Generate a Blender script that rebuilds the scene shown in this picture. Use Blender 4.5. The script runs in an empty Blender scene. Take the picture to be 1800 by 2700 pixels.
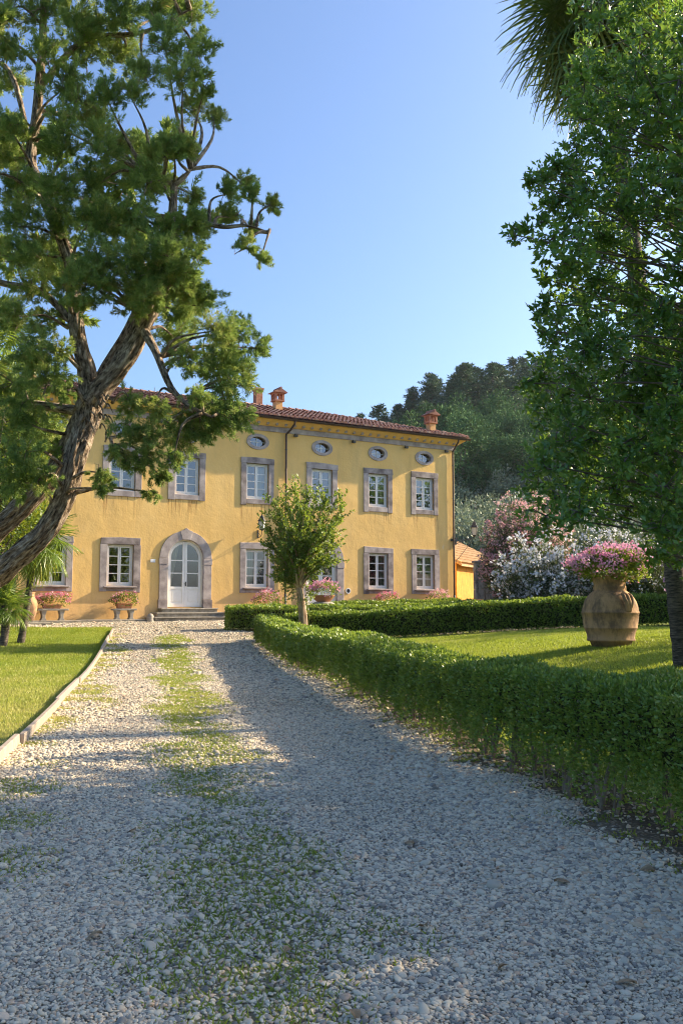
import bpy, math, numpy as np
from mathutils import Vector, Matrix
rng = np.random.default_rng(7)
R = math.radians
sc = bpy.context.scene
COL = sc.collection

# ------------------------------------------------------------------ camera
F, TILT, EYE = 2420.0, math.atan(247 / 2420.0), 1.5
cam_d = bpy.data.cameras.new('camera'); cam = bpy.data.objects.new('camera', cam_d); COL.objects.link(cam)
cam.location = (0, 0, EYE); cam.rotation_euler = (math.pi / 2 + TILT, 0, 0)
cam_d.sensor_fit = 'VERTICAL'; cam_d.sensor_height = 36; cam_d.lens = 36 * F / 2700
cam_d.clip_start = 0.05; cam_d.clip_end = 3000
sc.camera = cam
# ------------------------------------------------------------------ sky, sun, exposure
AZ, EL = R(23), R(27)
SUN = Vector((math.cos(EL) * math.cos(AZ), math.cos(EL) * math.sin(AZ), math.sin(EL)))
w = bpy.data.worlds.new('World'); sc.world = w; w.use_nodes = True
nt = w.node_tree; bg = nt.nodes['Background']
sky = nt.nodes.new('ShaderNodeTexSky'); sky.sky_type = 'NISHITA'; sky.sun_disc = False
sky.sun_elevation = EL; sky.sun_rotation = math.pi / 2 - AZ
sky.air_density = 1.0; sky.dust_density = 4.0; sky.ozone_density = 9.0; sky.altitude = 400
nt.links.new(sky.outputs[0], bg.inputs[0]); bg.inputs[1].default_value = 0.1
sl = bpy.data.lights.new('sun', 'SUN'); sl.energy = 3.4; sl.angle = R(0.53); sl.color = (1, 0.90, 0.74)
so = bpy.data.objects.new('sun', sl); COL.objects.link(so)
so.rotation_euler = SUN.to_track_quat('Z', 'Y').to_euler()
vs = sc.view_settings; vs.view_transform = 'Standard'; vs.look = 'None'; vs.exposure = 1.82; vs.gamma = 1
vs.use_white_balance = True; vs.white_balance_temperature = 7900; vs.white_balance_tint = 10    # the camera's daylight-shade balance
sc.cycles.filter_width = 1.1; sc.cycles.use_denoising = True; sc.cycles.denoiser = 'OPENIMAGEDENOISE'; sc.cycles.denoising_input_passes = 'RGB_ALBEDO_NORMAL'
sc.cycles.max_bounces = 8; sc.cycles.transparent_max_bounces = 8

# ------------------------------------------------------------------ helpers: pixels and terrain
def ray(u, v):
    a = (u - 900) / F; b = -(v - 1350) / F
    return np.array([a, math.cos(TILT) - b * math.sin(TILT), math.sin(TILT) + b * math.cos(TILT)])
def at(u, v, Y):
    r = ray(u, v); return r * (Y / r[1]) + np.array([0, 0, EYE])

CP = np.array([(0,3,0),(-3,4,0),(3,4,0),(0,8,0),(-3,10,0),(2,10,.02),(0,13,0),(-4,16,.02),(-1.2,20,.09),(-4,25,.25),
 (-2.7,28.5,.44),(-6.3,29,.5),(-4.3,32.5,.71),(-7.5,31,.66),(-6.3,36.5,.92),(-10.3,34,.9),(-14,31.5,.88),(0,39.5,.95),(5,43,.97),
 (-12,20,.15),(-9,12,.05),(-22,25,.5),(-8,4,0),(-22,8,.1),(5.1,17.5,.73),(5.15,14,.585),(7.7,28.7,.8),(1.7,28.7,.49),(12,18,.95),
 (12,28,.9),(3,10,.1),(6,9,.3),(10,8,.6),(10,2,.5),(2,16,.33),(4,22,.68),(1.5,22,.4),(5.3,35,.9),(10,35,.95),(12,45,1.0),(-10,-6,0),(10,-6,.3),(0,-6,0),
 (22,10,.9),(22,30,1.0),(-22,40,.9),(0,50,1.0),(22,48,1.0),(-22,50,1.0)], float)
def _tps():
    n = len(CP); d = np.linalg.norm(CP[:, None, :2] - CP[None, :, :2], axis=2)
    K = np.where(d > 0, d * d * np.log(np.maximum(d, 1e-9)), 0) + np.eye(n) * 0.6
    Pm = np.c_[np.ones(n), CP[:, :2]]
    A = np.block([[K, Pm], [Pm.T, np.zeros((3, 3))]])
    return np.linalg.solve(A, np.r_[CP[:, 2], 0, 0, 0])
TP = _tps()
def sstep(a, b, x):
    t = np.clip((x - a) / (b - a), 0, 1); return t * t * (3 - 2 * t)
def G(x, y):
    x = np.asarray(x, float); y = np.asarray(y, float); shp = np.broadcast(x, y).shape
    x = np.broadcast_to(x, shp).ravel(); y = np.broadcast_to(y, shp).ravel()
    xc = np.clip(x, -22, 22); yc = np.clip(y, -6, 48)
    d = np.sqrt((xc[:, None] - CP[:, 0]) ** 2 + (yc[:, None] - CP[:, 1]) ** 2)
    z = (np.where(d > 0, d * d * np.log(np.maximum(d, 1e-9)), 0) @ TP[:-3]) + TP[-3] + TP[-2] * xc + TP[-1] * yc
    z = np.clip(z, -0.05, 1.1)
    S = 0.45 + 0.55 * sstep(-0.1, 0.17, x / np.maximum(y, 1)); S = S * (1 - 0.55 * sstep(0.35, 1.2, x / np.maximum(y, 1)))
    h = np.maximum(0, y - 58); h = h * h / (h + 14) * 0.335 * np.exp(-np.maximum(0, y - 190) / 240.0)
    z = z + S * h + np.where(y > 62, 1.2 * np.sin(x * .07 + 1) * np.sin(y * .06), 0) * sstep(62, 90, y)
    return z.reshape(shp)
def gz(x, y): return float(G(np.array([x]), np.array([y]))[0])
def uline(U, y): return U - 0.2 * y          # the drive runs along x + 0.2 y = const

# ------------------------------------------------------------------ helpers: meshes
def link(o, parent=None):
    COL.objects.link(o)
    if parent is not None: o.parent = parent
    return o
def tag(o, label, cat, group=None):
    o['label'] = label; o['category'] = cat
    if group: o['group'] = group
    return o
def thing(name, label, cat, loc=(0, 0, 0), rz=0, group=None, scale=1):
    o = bpy.data.objects.new(name, None); o.empty_display_size = .1; COL.objects.link(o)
    o.location = loc; o.rotation_euler = (0, 0, rz); o.scale = (scale,) * 3 if np.isscalar(scale) else scale
    return tag(o, label, cat, group)
def copy_tree(o, loc, rz, scale=1, label=None, parent=None):
    c = o.copy(); COL.objects.link(c); c.parent = parent
    if parent is None:
        c.location = loc; c.rotation_euler = (0, 0, rz); c.scale = (scale,) * 3 if np.isscalar(scale) else scale
        if label: c['label'] = label
    for ch in KIDS(o): copy_tree(ch, None, None, parent=c)
    return c
def KIDS(o): return [x for x in bpy.data.objects if x.parent == o]
def trimesh(name, V, T, mat, parent=None, tint=None, stuff=False, smooth=False):
    V = np.ascontiguousarray(V, np.float32); T = np.ascontiguousarray(T, np.int32)
    me = bpy.data.meshes.new(name); n, m = len(V), len(T)
    me.vertices.add(n); me.vertices.foreach_set('co', V.ravel())
    me.loops.add(3 * m); me.loops.foreach_set('vertex_index', T.ravel())
    me.polygons.add(m); me.polygons.foreach_set('loop_start', np.arange(0, 3 * m, 3, dtype=np.int32))
    if smooth: me.polygons.foreach_set('use_smooth', np.ones(m, bool))
    if tint is not None:
        a = me.attributes.new('tint', 'FLOAT', 'FACE'); a.data.foreach_set('value', np.ascontiguousarray(tint, np.float32))
    me.update(calc_edges=True)
    me.materials.append(mat)
    o = link(bpy.data.objects.new(name, me), parent)
    if stuff: o['kind'] = 'stuff'
    return o

class B:
    """collects shapes and links them as ONE mesh object"""
    def __init__(s, dz=0): s.v = []; s.f = []; s.dz = dz; s.tc = {}
    def add(s, V, Fc):
        k = len(s.v); s.v += [tuple(map(float, p)) for p in V]; s.f += [tuple(k + i for i in f) for f in Fc]; return s
    def box(s, x0, x1, y0, y1, z0, z1):
        return s.add([(x0,y0,z0),(x1,y0,z0),(x1,y1,z0),(x0,y1,z0),(x0,y0,z1),(x1,y0,z1),(x1,y1,z1),(x0,y1,z1)],
                     [(0,3,2,1),(4,5,6,7),(0,1,5,4),(1,2,6,5),(2,3,7,6),(3,0,4,7)])
    def prism(s, poly, y0, y1):            # poly in (x,z), extruded along y (y0 front)
        n = len(poly)
        return s.add([(x, y0, z) for x, z in poly] + [(x, y1, z) for x, z in poly],
                     [tuple(range(n)), tuple(range(2 * n - 1, n - 1, -1))] + [(i, i + n, (i + 1) % n + n, (i + 1) % n) for i in range(n)])
    def band(s, inner, outer, y0, y1, closed=False):   # strip between two (x,z) lines, extruded
        n = len(inner); m = n if closed else n - 1
        V = [(x, y0, z) for x, z in inner] + [(x, y0, z) for x, z in outer] + [(x, y1, z) for x, z in inner] + [(x, y1, z) for x, z in outer]
        Fc = []
        for i in range(m):
            j = (i + 1) % n
            Fc += [(i, j, n + j, n + i), (2*n+i, 3*n+i, 3*n+j, 2*n+j), (i, 2*n+i, 2*n+j, j), (n+i, n+j, 3*n+j, 3*n+i)]
        if not closed: Fc += [(0, n, 3*n, 2*n), (n-1, 3*n-1, 4*n-1, 2*n-1)]
        return s.add(V, Fc)
    def tube(s, P, rad, n=8, cap=True, flute=None, seed=0):
        P = np.asarray(P, float); rad = np.broadcast_to(np.asarray(rad, float), (len(P),))
        T = np.gradient(P, axis=0); T /= np.linalg.norm(T, axis=1)[:, None] + 1e-9
        up = np.array([0, 0, 1.0]) if abs(T[0, 2]) < .9 else np.array([1.0, 0, 0])
        N = np.cross(T[0], up); N /= np.linalg.norm(N); V = []
        for i in range(len(P)):
            N = N - T[i] * (N @ T[i]); N /= np.linalg.norm(N) + 1e-9; Bn = np.cross(T[i], N)
            for k in range(n):
                a = 2 * math.pi * k / n
                r = rad[i] * (flute(a, i, seed) if flute else 1)
                V.append(P[i] + r * (math.cos(a) * N + math.sin(a) * Bn))
        ln = np.r_[0, np.cumsum(np.linalg.norm(np.diff(P, axis=0), axis=1))]; k0 = len(s.v); rm = float(rad.mean())
        for i in range(len(P)):
            for k in range(n):
                a = 2 * math.pi * k / n; s.tc[k0 + i * n + k] = (rm * math.cos(a), rm * math.sin(a), ln[i] + k0 * .37)
        Fc = [(i*n+k, i*n+(k+1) % n, (i+1)*n+(k+1) % n, (i+1)*n+k) for i in range(len(P)-1) for k in range(n)]
        if cap: Fc += [tuple(range(n-1, -1, -1)), tuple((len(P)-1)*n+k for k in range(n))]
        return s.add(V, Fc)
    def lathe(s, prof, n=24, c=(0, 0, 0), wob=None):   # prof (r,z)
        V = []; m = len(prof)
        for r, z in prof:
            for k in range(n):
                a = 2 * math.pi * k / n; rr = r * (1 + (wob(a, z) if wob else 0))
                V.append((c[0] + rr * math.cos(a), c[1] + rr * math.sin(a), c[2] + z))
        Fc = [(i*n+k, i*n+(k+1) % n, (i+1)*n+(k+1) % n, (i+1)*n+k) for i in range(m-1) for k in range(n)]
        Fc += [tuple(range(n-1, -1, -1)), tuple((m-1)*n+k for k in range(n))]
        return s.add(V, Fc)
    def build(s, name, mat, parent=None, smooth=False, bevel=0):
        me = bpy.data.meshes.new(name); me.from_pydata([(x, y, z - s.dz) for x, y, z in s.v], [], s.f)
        if smooth: me.polygons.foreach_set('use_smooth', np.ones(len(me.polygons), bool))
        if s.tc:
            a = me.attributes.new('tcoord', 'FLOAT_VECTOR', 'POINT'); a.data.foreach_set('vector', np.array([s.tc.get(i, (0, 0, 0)) for i in range(len(s.v))], np.float32).ravel())
        me.materials.append(mat); me.update()
        o = link(bpy.data.objects.new(name, me), parent)
        if bevel:
            m = o.modifiers.new('bevel', 'BEVEL'); m.width = bevel; m.segments = 2; m.limit_method = 'ANGLE'
        return o

def catmull(P, k=6):
    P = np.asarray(P, float); Q = np.vstack([2 * P[0] - P[1], P, 2 * P[-1] - P[-2]]); out = []
    for i in range(1, len(Q) - 2):
        for t in np.linspace(0, 1, k, endpoint=False):
            a, b, c, d = Q[i-1], Q[i], Q[i+1], Q[i+2]
            out.append(.5 * ((2*b) + (-a+c)*t + (2*a-5*b+4*c-d)*t*t + (-a+3*b-3*c+d)*t**3))
    out.append(P[-1]); return np.array(out)
def unit(v): return v / (np.linalg.norm(v, axis=-1, keepdims=True) + 1e-9)
def rdir(n): return unit(rng.normal(size=(n, 3)))
def kites(P, D, L, W, fold=.18, mid=.45):
    """leaf-shaped folded kites: base P, direction D, length L, width W -> verts, tris"""
    n = len(P); L = np.broadcast_to(L, (n,))[:, None]; W = np.broadcast_to(W, (n,))[:, None]
    S = np.cross(D, rdir(n)); S = unit(S); Nn = np.cross(D, S)
    V = np.stack([P, P + D*L*mid + S*W/2 + Nn*W*fold, P + D*L, P + D*L*mid - S*W/2 + Nn*W*fold], 1).reshape(-1, 3)
    k = np.arange(n)[:, None] * 4
    return V, np.concatenate([k + [0, 1, 2], k + [0, 2, 3]], 1).reshape(-1, 3)
def blades(P, D, L, W):
    n = len(P); L = np.broadcast_to(L, (n,))[:, None]; W = np.broadcast_to(W, (n,))[:, None]
    S = unit(np.cross(D, rdir(n)))
    V = np.stack([P - S*W/2, P + S*W/2, P + D*L], 1).reshape(-1, 3)
    return V, np.arange(3 * n).reshape(-1, 3)
def merge(parts):
    Vs, Ts, k = [], [], 0
    for V, T in parts: Vs.append(V); Ts.append(T + k); k += len(V)
    return np.concatenate(Vs), np.concatenate(Ts)
def snoise(P, sc_, seed):
    r = np.random.default_rng(seed); s = 0
    for i in range(4):
        k = r.normal(size=P.shape[1]) * sc_ * (1 + .6 * i); s = s + np.sin(P @ k + r.uniform(0, 6.28)) / (1 + .5 * i)
    return s / 2.2

# ------------------------------------------------------------------ materials
MATS = {}
def newmat(name):
    m = bpy.data.materials.new(name); m.use_nodes = True; n = m.node_tree
    return m, n, n.nodes['Principled BSDF']
def nd(n, t, **k):
    o = n.nodes.new(t)
    for a, b in k.items(): setattr(o, a, b)
    return o
def ramp(n, cols, fac=None, interp='LINEAR'):
    r = nd(n, 'ShaderNodeValToRGB'); e = r.color_ramp; e.interpolation = interp
    while len(e.elements) < len(cols): e.elements.new(.5)
    for el, (p, c) in zip(e.elements, cols): el.position = p; el.color = (*c, 1)
    if fac is not None: n.links.new(fac, r.inputs[0])
    return r
def coords(n, scale=(1, 1, 1), which='Object'):
    tc = nd(n, 'ShaderNodeTexCoord'); mp = nd(n, 'ShaderNodeMapping'); mp.inputs['Scale'].default_value = scale
    n.links.new(tc.outputs[which], mp.inputs[0]); return mp.outputs[0]
def noise(n, vec, scale, detail=4, rough=.6):
    t = nd(n, 'ShaderNodeTexNoise'); t.inputs['Scale'].default_value = scale; t.inputs['Detail'].default_value = detail
    t.inputs['Roughness'].default_value = rough
    if vec is not None: n.links.new(vec, t.inputs['Vector'])
    return t.outputs['Fac']
def mix(n, fac, a, b, blend='MIX'):
    m = nd(n, 'ShaderNodeMix', data_type='RGBA', blend_type=blend)
    for i, x in ((0, fac), (6, a), (7, b)):
        if isinstance(x, (int, float)): m.inputs[i].default_value = x
        elif isinstance(x, tuple): m.inputs[i].default_value = (*x, 1)
        else: n.links.new(x, m.inputs[i])
    return m.outputs[2]
def math_(n, op, a, b=None, c=None, clamp=False):
    m = nd(n, 'ShaderNodeMath', operation=op); m.use_clamp = clamp
    for i, x in enumerate((a, b, c)):
        if x is None: continue
        if isinstance(x, (int, float)): m.inputs[i].default_value = x
        else: n.links.new(x, m.inputs[i])
    return m.outputs[0]
def bump(n, bs, h, strength=.4, dist=.02):
    b = nd(n, 'ShaderNodeBump'); b.inputs['Strength'].default_value = strength; b.inputs['Distance'].default_value = dist
    n.links.new(h, b.inputs['Height']); n.links.new(b.outputs[0], bs.inputs['Normal'])
def simple(name, c1, c2, scale=6, rough=.7, bmp=.3, bscale=None, spec=.3, metal=0, detail=5, stretch=(1, 1, 1), dist=.01):
    m, n, bs = newmat(name); v = coords(n, stretch); f = noise(n, v, scale, detail)
    r = ramp(n, [(.3, c1), (.72, c2)], f); n.links.new(r.outputs[0], bs.inputs['Base Color'])
    bs.inputs['Roughness'].default_value = rough; bs.inputs['Specular IOR Level'].default_value = spec; bs.inputs['Metallic'].default_value = metal
    if bmp: bump(n, bs, noise(n, v, bscale or scale * 4, 4), bmp, dist)
    return m
def leafmat(name, cols, transl=.3, rough=.45, spec=.35, tcol=None):
    m, n, bs = newmat(name)
    a = nd(n, 'ShaderNodeAttribute', attribute_name='tint')
    r = ramp(n, [(i / (len(cols) - 1), c) for i, c in enumerate(cols)], a.outputs['Fac'])
    n.links.new(r.outputs[0], bs.inputs['Base Color']); bs.inputs['Roughness'].default_value = rough
    bs.inputs['Specular IOR Level'].default_value = spec
    t = nd(n, 'ShaderNodeBsdfTranslucent')
    c = mix(n, .65, r.outputs[0], tcol or (.35, .45, .05)); n.links.new(c, t.inputs[0])
    ms = nd(n, 'ShaderNodeMixShader'); ms.inputs[0].default_value = transl
    n.links.new(bs.outputs[0], ms.inputs[1]); n.links.new(t.outputs[0], ms.inputs[2])
    n.links.new(ms.outputs[0], n.nodes['Material Output'].inputs[0]); return m

def mat_plaster():
    m, n, bs = newmat('ochre_plaster'); v = coords(n)
    big = noise(n, v, .45, 6, .65); fine = noise(n, v, 3.5, 6, .7)
    c = ramp(n, [(.28, (.78, .48, .16)), (.5, (.85, .54, .195)), (.75, (.88, .60, .25))], big).outputs[0]
    c = mix(n, math_(n, 'MULTIPLY', fine, .5), c, (.72, .47, .19))
    sep = nd(n, 'ShaderNodeSeparateXYZ'); n.links.new(v, sep.inputs[0]); z = sep.outputs[2]
    # rising damp has bleached the foot of the wall to peach, with an uneven edge
    low = math_(n, 'MULTIPLY_ADD', noise(n, v, .8, 4), 1.6, .6)
    lowm = math_(n, 'MULTIPLY', math_(n, 'SUBTRACT', low, z, clamp=True), .55, clamp=True)
    c = mix(n, lowm, c, (.82, .50, .25))
    # dirt streaks under the upper sills
    st = noise(n, coords(n, (7, 7, .35)), 1.6, 5, .75)
    band = math_(n, 'MULTIPLY', math_(n, 'GREATER_THAN', z, 3.6), math_(n, 'LESS_THAN', z, 4.83)); win = None
    for cx_ in (-10.6, -7.9, -5.27, -2.68, 0.0, 3.14, 6.27, 9.2, 11.8):
        q_ = math_(n, 'LESS_THAN', math_(n, 'ABSOLUTE', math_(n, 'SUBTRACT', sep.outputs[0], cx_)), .82); win = q_ if win is None else math_(n, 'MAXIMUM', win, q_)
    band = math_(n, 'MULTIPLY', band, win)
    stm = math_(n, 'MULTIPLY', math_(n, 'MULTIPLY', math_(n, 'SUBTRACT', st, .515, clamp=True), 9, clamp=True), band)
    fall = math_(n, 'MULTIPLY_ADD', z, 1.1, -4.25, clamp=True)
    c = mix(n, math_(n, 'MULTIPLY', stm, fall), c, (.28, .12, .04))
    gr = noise(n, coords(n, (1.6, 1.6, .3)), 1.1, 6, .7)
    c = mix(n, math_(n, 'MULTIPLY', math_(n, 'SUBTRACT', gr, .5, clamp=True), 2.2, clamp=True), c, (.56, .37, .16))
    # pale scuffs where paint flaked
    vo = noise(n, coords(n, (1.3, 1.3, .6)), 2.3, 3, .5)
    c = mix(n, math_(n, 'MULTIPLY', math_(n, 'SUBTRACT', vo, .70, clamp=True), 9, clamp=True), c, (.74, .58, .36))
    n.links.new(c, bs.inputs['Base Color']); bs.inputs['Roughness'].default_value = .9; bs.inputs['Specular IOR Level'].default_value = .15
    bump(n, bs, math_(n, 'ADD', noise(n, v, 1.2, 3), math_(n, 'MULTIPLY', noise(n, v, 14, 4), .3)), .35, .06)
    return m
M = {}
M['plaster'] = mat_plaster()
M['stone'] = simple('grey_stone', (.24, .20, .195), (.54, .47, .44), 2.6, .85, .4, 18, .2)
M['stone_dark'] = simple('stained_stone', (.13, .105, .10), (.48, .41, .385), 2.2, .9, .4, 18, .2)
M['step'] = simple('step_stone', (.16, .14, .11), (.42, .38, .31), 5, .9, .5, 25, .2)
M['white'] = simple('white_paint', (.80, .79, .75), (.86, .85, .82), 5, .45, .05, 30)
M['cream'] = simple('cream_paint', (.74, .70, .60), (.82, .78, .69), 5, .45, .05, 30)
M['pipe'] = simple('brown_pipe', (.055, .035, .028), (.10, .065, .05), 8, .5, .1)
M['iron'] = simple('dark_iron', (.02, .022, .022), (.06, .06, .055), 14, .5, .2, 40, .5)
M['brick'] = simple('brick', (.26, .10, .06), (.48, .25, .16), 9, .9, .5, 22)
M['chim'] = simple('chimney_plaster', (.56, .31, .12), (.68, .42, .20), 4, .9, .3)
M['terra'] = None
M['pane'] = None
M['curtain'] = simple('curtain_cloth', (.46, .43, .30), (.58, .55, .42), 3, .9, .2, stretch=(14, 14, .6))
M['blind'] = simple('pale_blind', (.50, .54, .44), (.58, .62, .52), 3, .9, .1)
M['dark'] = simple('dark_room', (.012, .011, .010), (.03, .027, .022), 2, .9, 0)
M['bark'] = None
M['wood'] = simple('weathered_timber', (.24, .19, .15), (.48, .40, .33), 5, .85, .4, 20, stretch=(1, 8, 1))
M['plaque'] = simple('white_plaque', (.75, .76, .78), (.82, .83, .85), 5, .4, 0)
def mat_glass():
    m, n, bs = newmat('window_glass')
    g = nd(n, 'ShaderNodeBsdfGlossy'); g.inputs['Roughness'].default_value = .012; g.inputs[0].default_value = (.92, .95, 1, 1)
    t = nd(n, 'ShaderNodeBsdfTransparent'); t.inputs[0].default_value = (.82, .86, .84, 1)
    fr = nd(n, 'ShaderNodeFresnel'); fr.inputs[0].default_value = 1.5
    f = math_(n, 'MULTIPLY_ADD', fr.outputs[0], 1.6, .13, clamp=True)
    b = nd(n, 'ShaderNodeBump'); b.inputs['Strength'].default_value = .05; b.inputs['Distance'].default_value = .02
    n.links.new(noise(n, coords(n), 2.5, 2), b.inputs['Height']); n.links.new(b.outputs[0], g.inputs['Normal'])
    ms = nd(n, 'ShaderNodeMixShader'); n.links.new(f, ms.inputs[0]); n.links.new(t.outputs[0], ms.inputs[1]); n.links.new(g.outputs[0], ms.inputs[2])
    n.links.new(ms.outputs[0], n.nodes['Material Output'].inputs[0]); return m
M['pane'] = mat_glass()
def mat_tile():
    m, n, bs = newmat('terracotta_roof_tile'); v = coords(n); oi = nd(n, 'ShaderNodeObjectInfo')
    vo = nd(n, 'ShaderNodeTexVoronoi'); vo.inputs['Scale'].default_value = 3.2; n.links.new(coords(n, (1, .6, .6)), vo.inputs['Vector'])
    sep = nd(n, 'ShaderNodeSeparateColor'); n.links.new(vo.outputs['Color'], sep.inputs[0])
    f = math_(n, 'FRACT', math_(n, 'ADD', sep.outputs[0], oi.outputs['Random']))
    c = ramp(n, [(0, (.20, .085, .06)), (.3, (.30, .12, .085)), (.6, (.38, .17, .12)), (.85, (.30, .17, .14)), (1, (.50, .34, .26))], f).outputs[0]
    c = mix(n, math_(n, 'MULTIPLY', noise(n, v, 7, 5), .5), c, (.20, .15, .12))
    n.links.new(c, bs.inputs['Base Color']); bs.inputs['Roughness'].default_value = .9; bs.inputs['Specular IOR Level'].default_value = .2
    return m
M['tile'] = mat_tile()
def mat_terra(name, clean, dirt, moss, dirt_amt=.5):
    m, n, bs = newmat(name); v = coords(n)
    c = ramp(n, [(.3, clean), (.7, tuple(x * 1.3 for x in clean))], noise(n, v, 3, 5)).outputs[0]
    d = math_(n, 'MULTIPLY', math_(n, 'SUBTRACT', noise(n, coords(n, (1, 1, .5)), 3.4, 7, .7), .60 - dirt_amt * .25, clamp=True), 7, clamp=True)
    c = mix(n, math_(n, 'MULTIPLY', d, .75), c, dirt)
    s = math_(n, 'MULTIPLY', math_(n, 'SUBTRACT', noise(n, coords(n, (9, 9, .8)), 1.5, 5, .7), .56, clamp=True), 6, clamp=True)
    c = mix(n, math_(n, 'MULTIPLY', s, .5), c, moss)
    n.links.new(c, bs.inputs['Base Color']); bs.inputs['Roughness'].default_value = .88; bs.inputs['Specular IOR Level'].default_value = .2
    bump(n, bs, math_(n, 'ADD', noise(n, v, 30, 5), noise(n, v, 7, 3)), .35, .012); return m
M['jar'] = mat_terra('weathered_terracotta', (.42, .245, .125), (.10, .07, .055), (.20, .15, .08), .62)
M['pot'] = mat_terra('terracotta_pot', (.44, .20, .11), (.22, .12, .08), (.3, .2, .14), .2)
M['concrete'] = simple('bench_stone', (.26, .23, .19), (.44, .40, .34), 6, .9, .4, 25)
def mat_bark(name, c1, c2, c3, stretch, bs_=.8, dist=.04, scale=5):
    m, n, bs = newmat(name); at_ = nd(n, 'ShaderNodeAttribute', attribute_name='tcoord'); mp_ = nd(n, 'ShaderNodeMapping'); mp_.inputs['Scale'].default_value = stretch
    n.links.new(at_.outputs['Vector'], mp_.inputs[0]); v = mp_.outputs[0]
    f = noise(n, v, scale, 8, .72); f2 = noise(n, coords(n), 2.2, 4)
    c = ramp(n, [(.38, c1), (.5, c2), (.64, c3)], f).outputs[0]
    c = mix(n, math_(n, 'MULTIPLY', math_(n, 'SUBTRACT', f2, .55, clamp=True), 3, clamp=True), c, tuple(x * .75 for x in c2))
    n.links.new(c, bs.inputs['Base Color']); bs.inputs['Roughness'].default_value = .9; bs.inputs['Specular IOR Level'].default_value = .15
    bump(n, bs, f, bs_, dist); return m
M['bark'] = mat_bark('shreddy_bark', (.035, .024, .017), (.28, .205, .145), (.70, .58, .46), (8, 8, 2.2), 1.0, .07, 4.0)
M['bark2'] = mat_bark('grey_bark', (.07, .055, .045), (.16, .13, .11), (.28, .24, .2), (2, 2, 1), .5, .02, 8)
M['palmbark'] = mat_bark('ringed_palm_bark', (.04, .033, .028), (.11, .09, .072), (.22, .18, .145), (2, 2, 12), .9, .04, 4)
M['smooth_bark'] = mat_bark('smooth_pale_bark', (.17, .10, .06), (.36, .25, .16), (.58, .46, .34), (3, 3, .6), .3, .01, 4)
M['twig'] = simple('twig', (.10, .07, .05), (.24, .18, .13), 10, .9, .2)
M['fibre'] = mat_bark('palm_fibre', (.05, .03, .02), (.17, .10, .055), (.34, .22, .12), (4, 4, 1), .9, .05, 6)
M['juniper'] = leafmat('juniper_foliage', [(.07, .145, .05), (.155, .26, .075), (.26, .36, .095), (.40, .42, .13), (.46, .33, .13)], .38, .6, .2, (.27, .38, .09))
M['holly'] = leafmat('holly_leaf', [(.045, .12, .04), (.085, .205, .055), (.14, .29, .065), (.27, .44, .08)], .4, .24, .6, (.30, .45, .05))
M['box'] = leafmat('box_leaf', [(.05, .12, .025), (.13, .235, .04), (.21, .32, .055), (.38, .40, .11)], .34, .35, .5, (.35, .45, .05))
M['crape'] = leafmat('crape_myrtle_leaf', [(.035, .085, .018), (.07, .15, .026), (.12, .22, .035), (.22, .31, .05)], .36, .4, .4, (.42, .5, .06))
M['oleander'] = leafmat('oleander_leaf', [(.02, .05, .022), (.04, .08, .03), (.07, .12, .045)], .2, .45, .35)
M['shrub'] = leafmat('shrub_leaf', [(.02, .055, .015), (.05, .11, .02), (.10, .17, .03), (.22, .26, .04)], .3, .45, .35, (.42, .48, .04))
M['palm'] = leafmat('fan_palm_leaf', [(.03, .065, .018), (.06, .11, .03), (.12, .17, .045), (.34, .27, .06)], .22, .4, .45)
M['palmyoung'] = leafmat('young_fan_palm_leaf', [(.05, .11, .02), (.10, .18, .03), (.20, .28, .05), (.46, .38, .05)], .34, .4, .4)
M['pine'] = leafmat('pine_needles', [(.04, .085, .055), (.075, .14, .08), (.12, .20, .10), (.21, .22, .11)], .1, .6, .2, (.06, .09, .04))
M['broad'] = leafmat('wood_leaf', [(.055, .125, .055), (.10, .195, .075), (.15, .26, .095)], .12, .8, .05, (.07, .12, .04))
M['olive'] = leafmat('olive_leaf', [(.12, .175, .11), (.20, .255, .16), (.30, .35, .23)], .2, .5, .3, (.18, .22, .13))
M['drybush'] = leafmat('dry_bush_leaf', [(.08, .085, .035), (.16, .15, .06), (.24, .21, .09)], .25, .6, .2)
M['grass'] = leafmat('grass_blade', [(.08, .15, .02), (.16, .24, .032), (.28, .33, .055), (.44, .40, .14)], .38, .5, .3, (.45, .52, .06))
M['geranium'] = leafmat('geranium_leaf', [(.05, .10, .02), (.12, .20, .03), (.24, .32, .05)], .35, .5, .3)
M['pink'] = leafmat('pink_petal', [(.80, .28, .44), (.87, .46, .58), (.90, .64, .72)], .3, .6, .2, (.8, .3, .5))
M['mixpink'] = leafmat('mixed_pink_petal', [(.55, .05, .12), (.72, .16, .30), (.78, .40, .50), (.80, .66, .68)], .3, .6, .2, (.8, .3, .4))
M['whitefl'] = leafmat('white_petal', [(.66, .66, .72), (.78, .78, .82), (.84, .82, .84)], .25, .6, .2, (.8, .8, .8))
M['palepink'] = leafmat('pale_pink_petal', [(.66, .26, .34), (.78, .42, .46), (.84, .62, .58)], .3, .6, .2, (.85, .55, .5))
M['lilac'] = leafmat('lilac_petal', [(.56, .25, .52), (.68, .38, .64), (.76, .5, .72)], .3, .6, .2, (.7, .4, .65))

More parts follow.
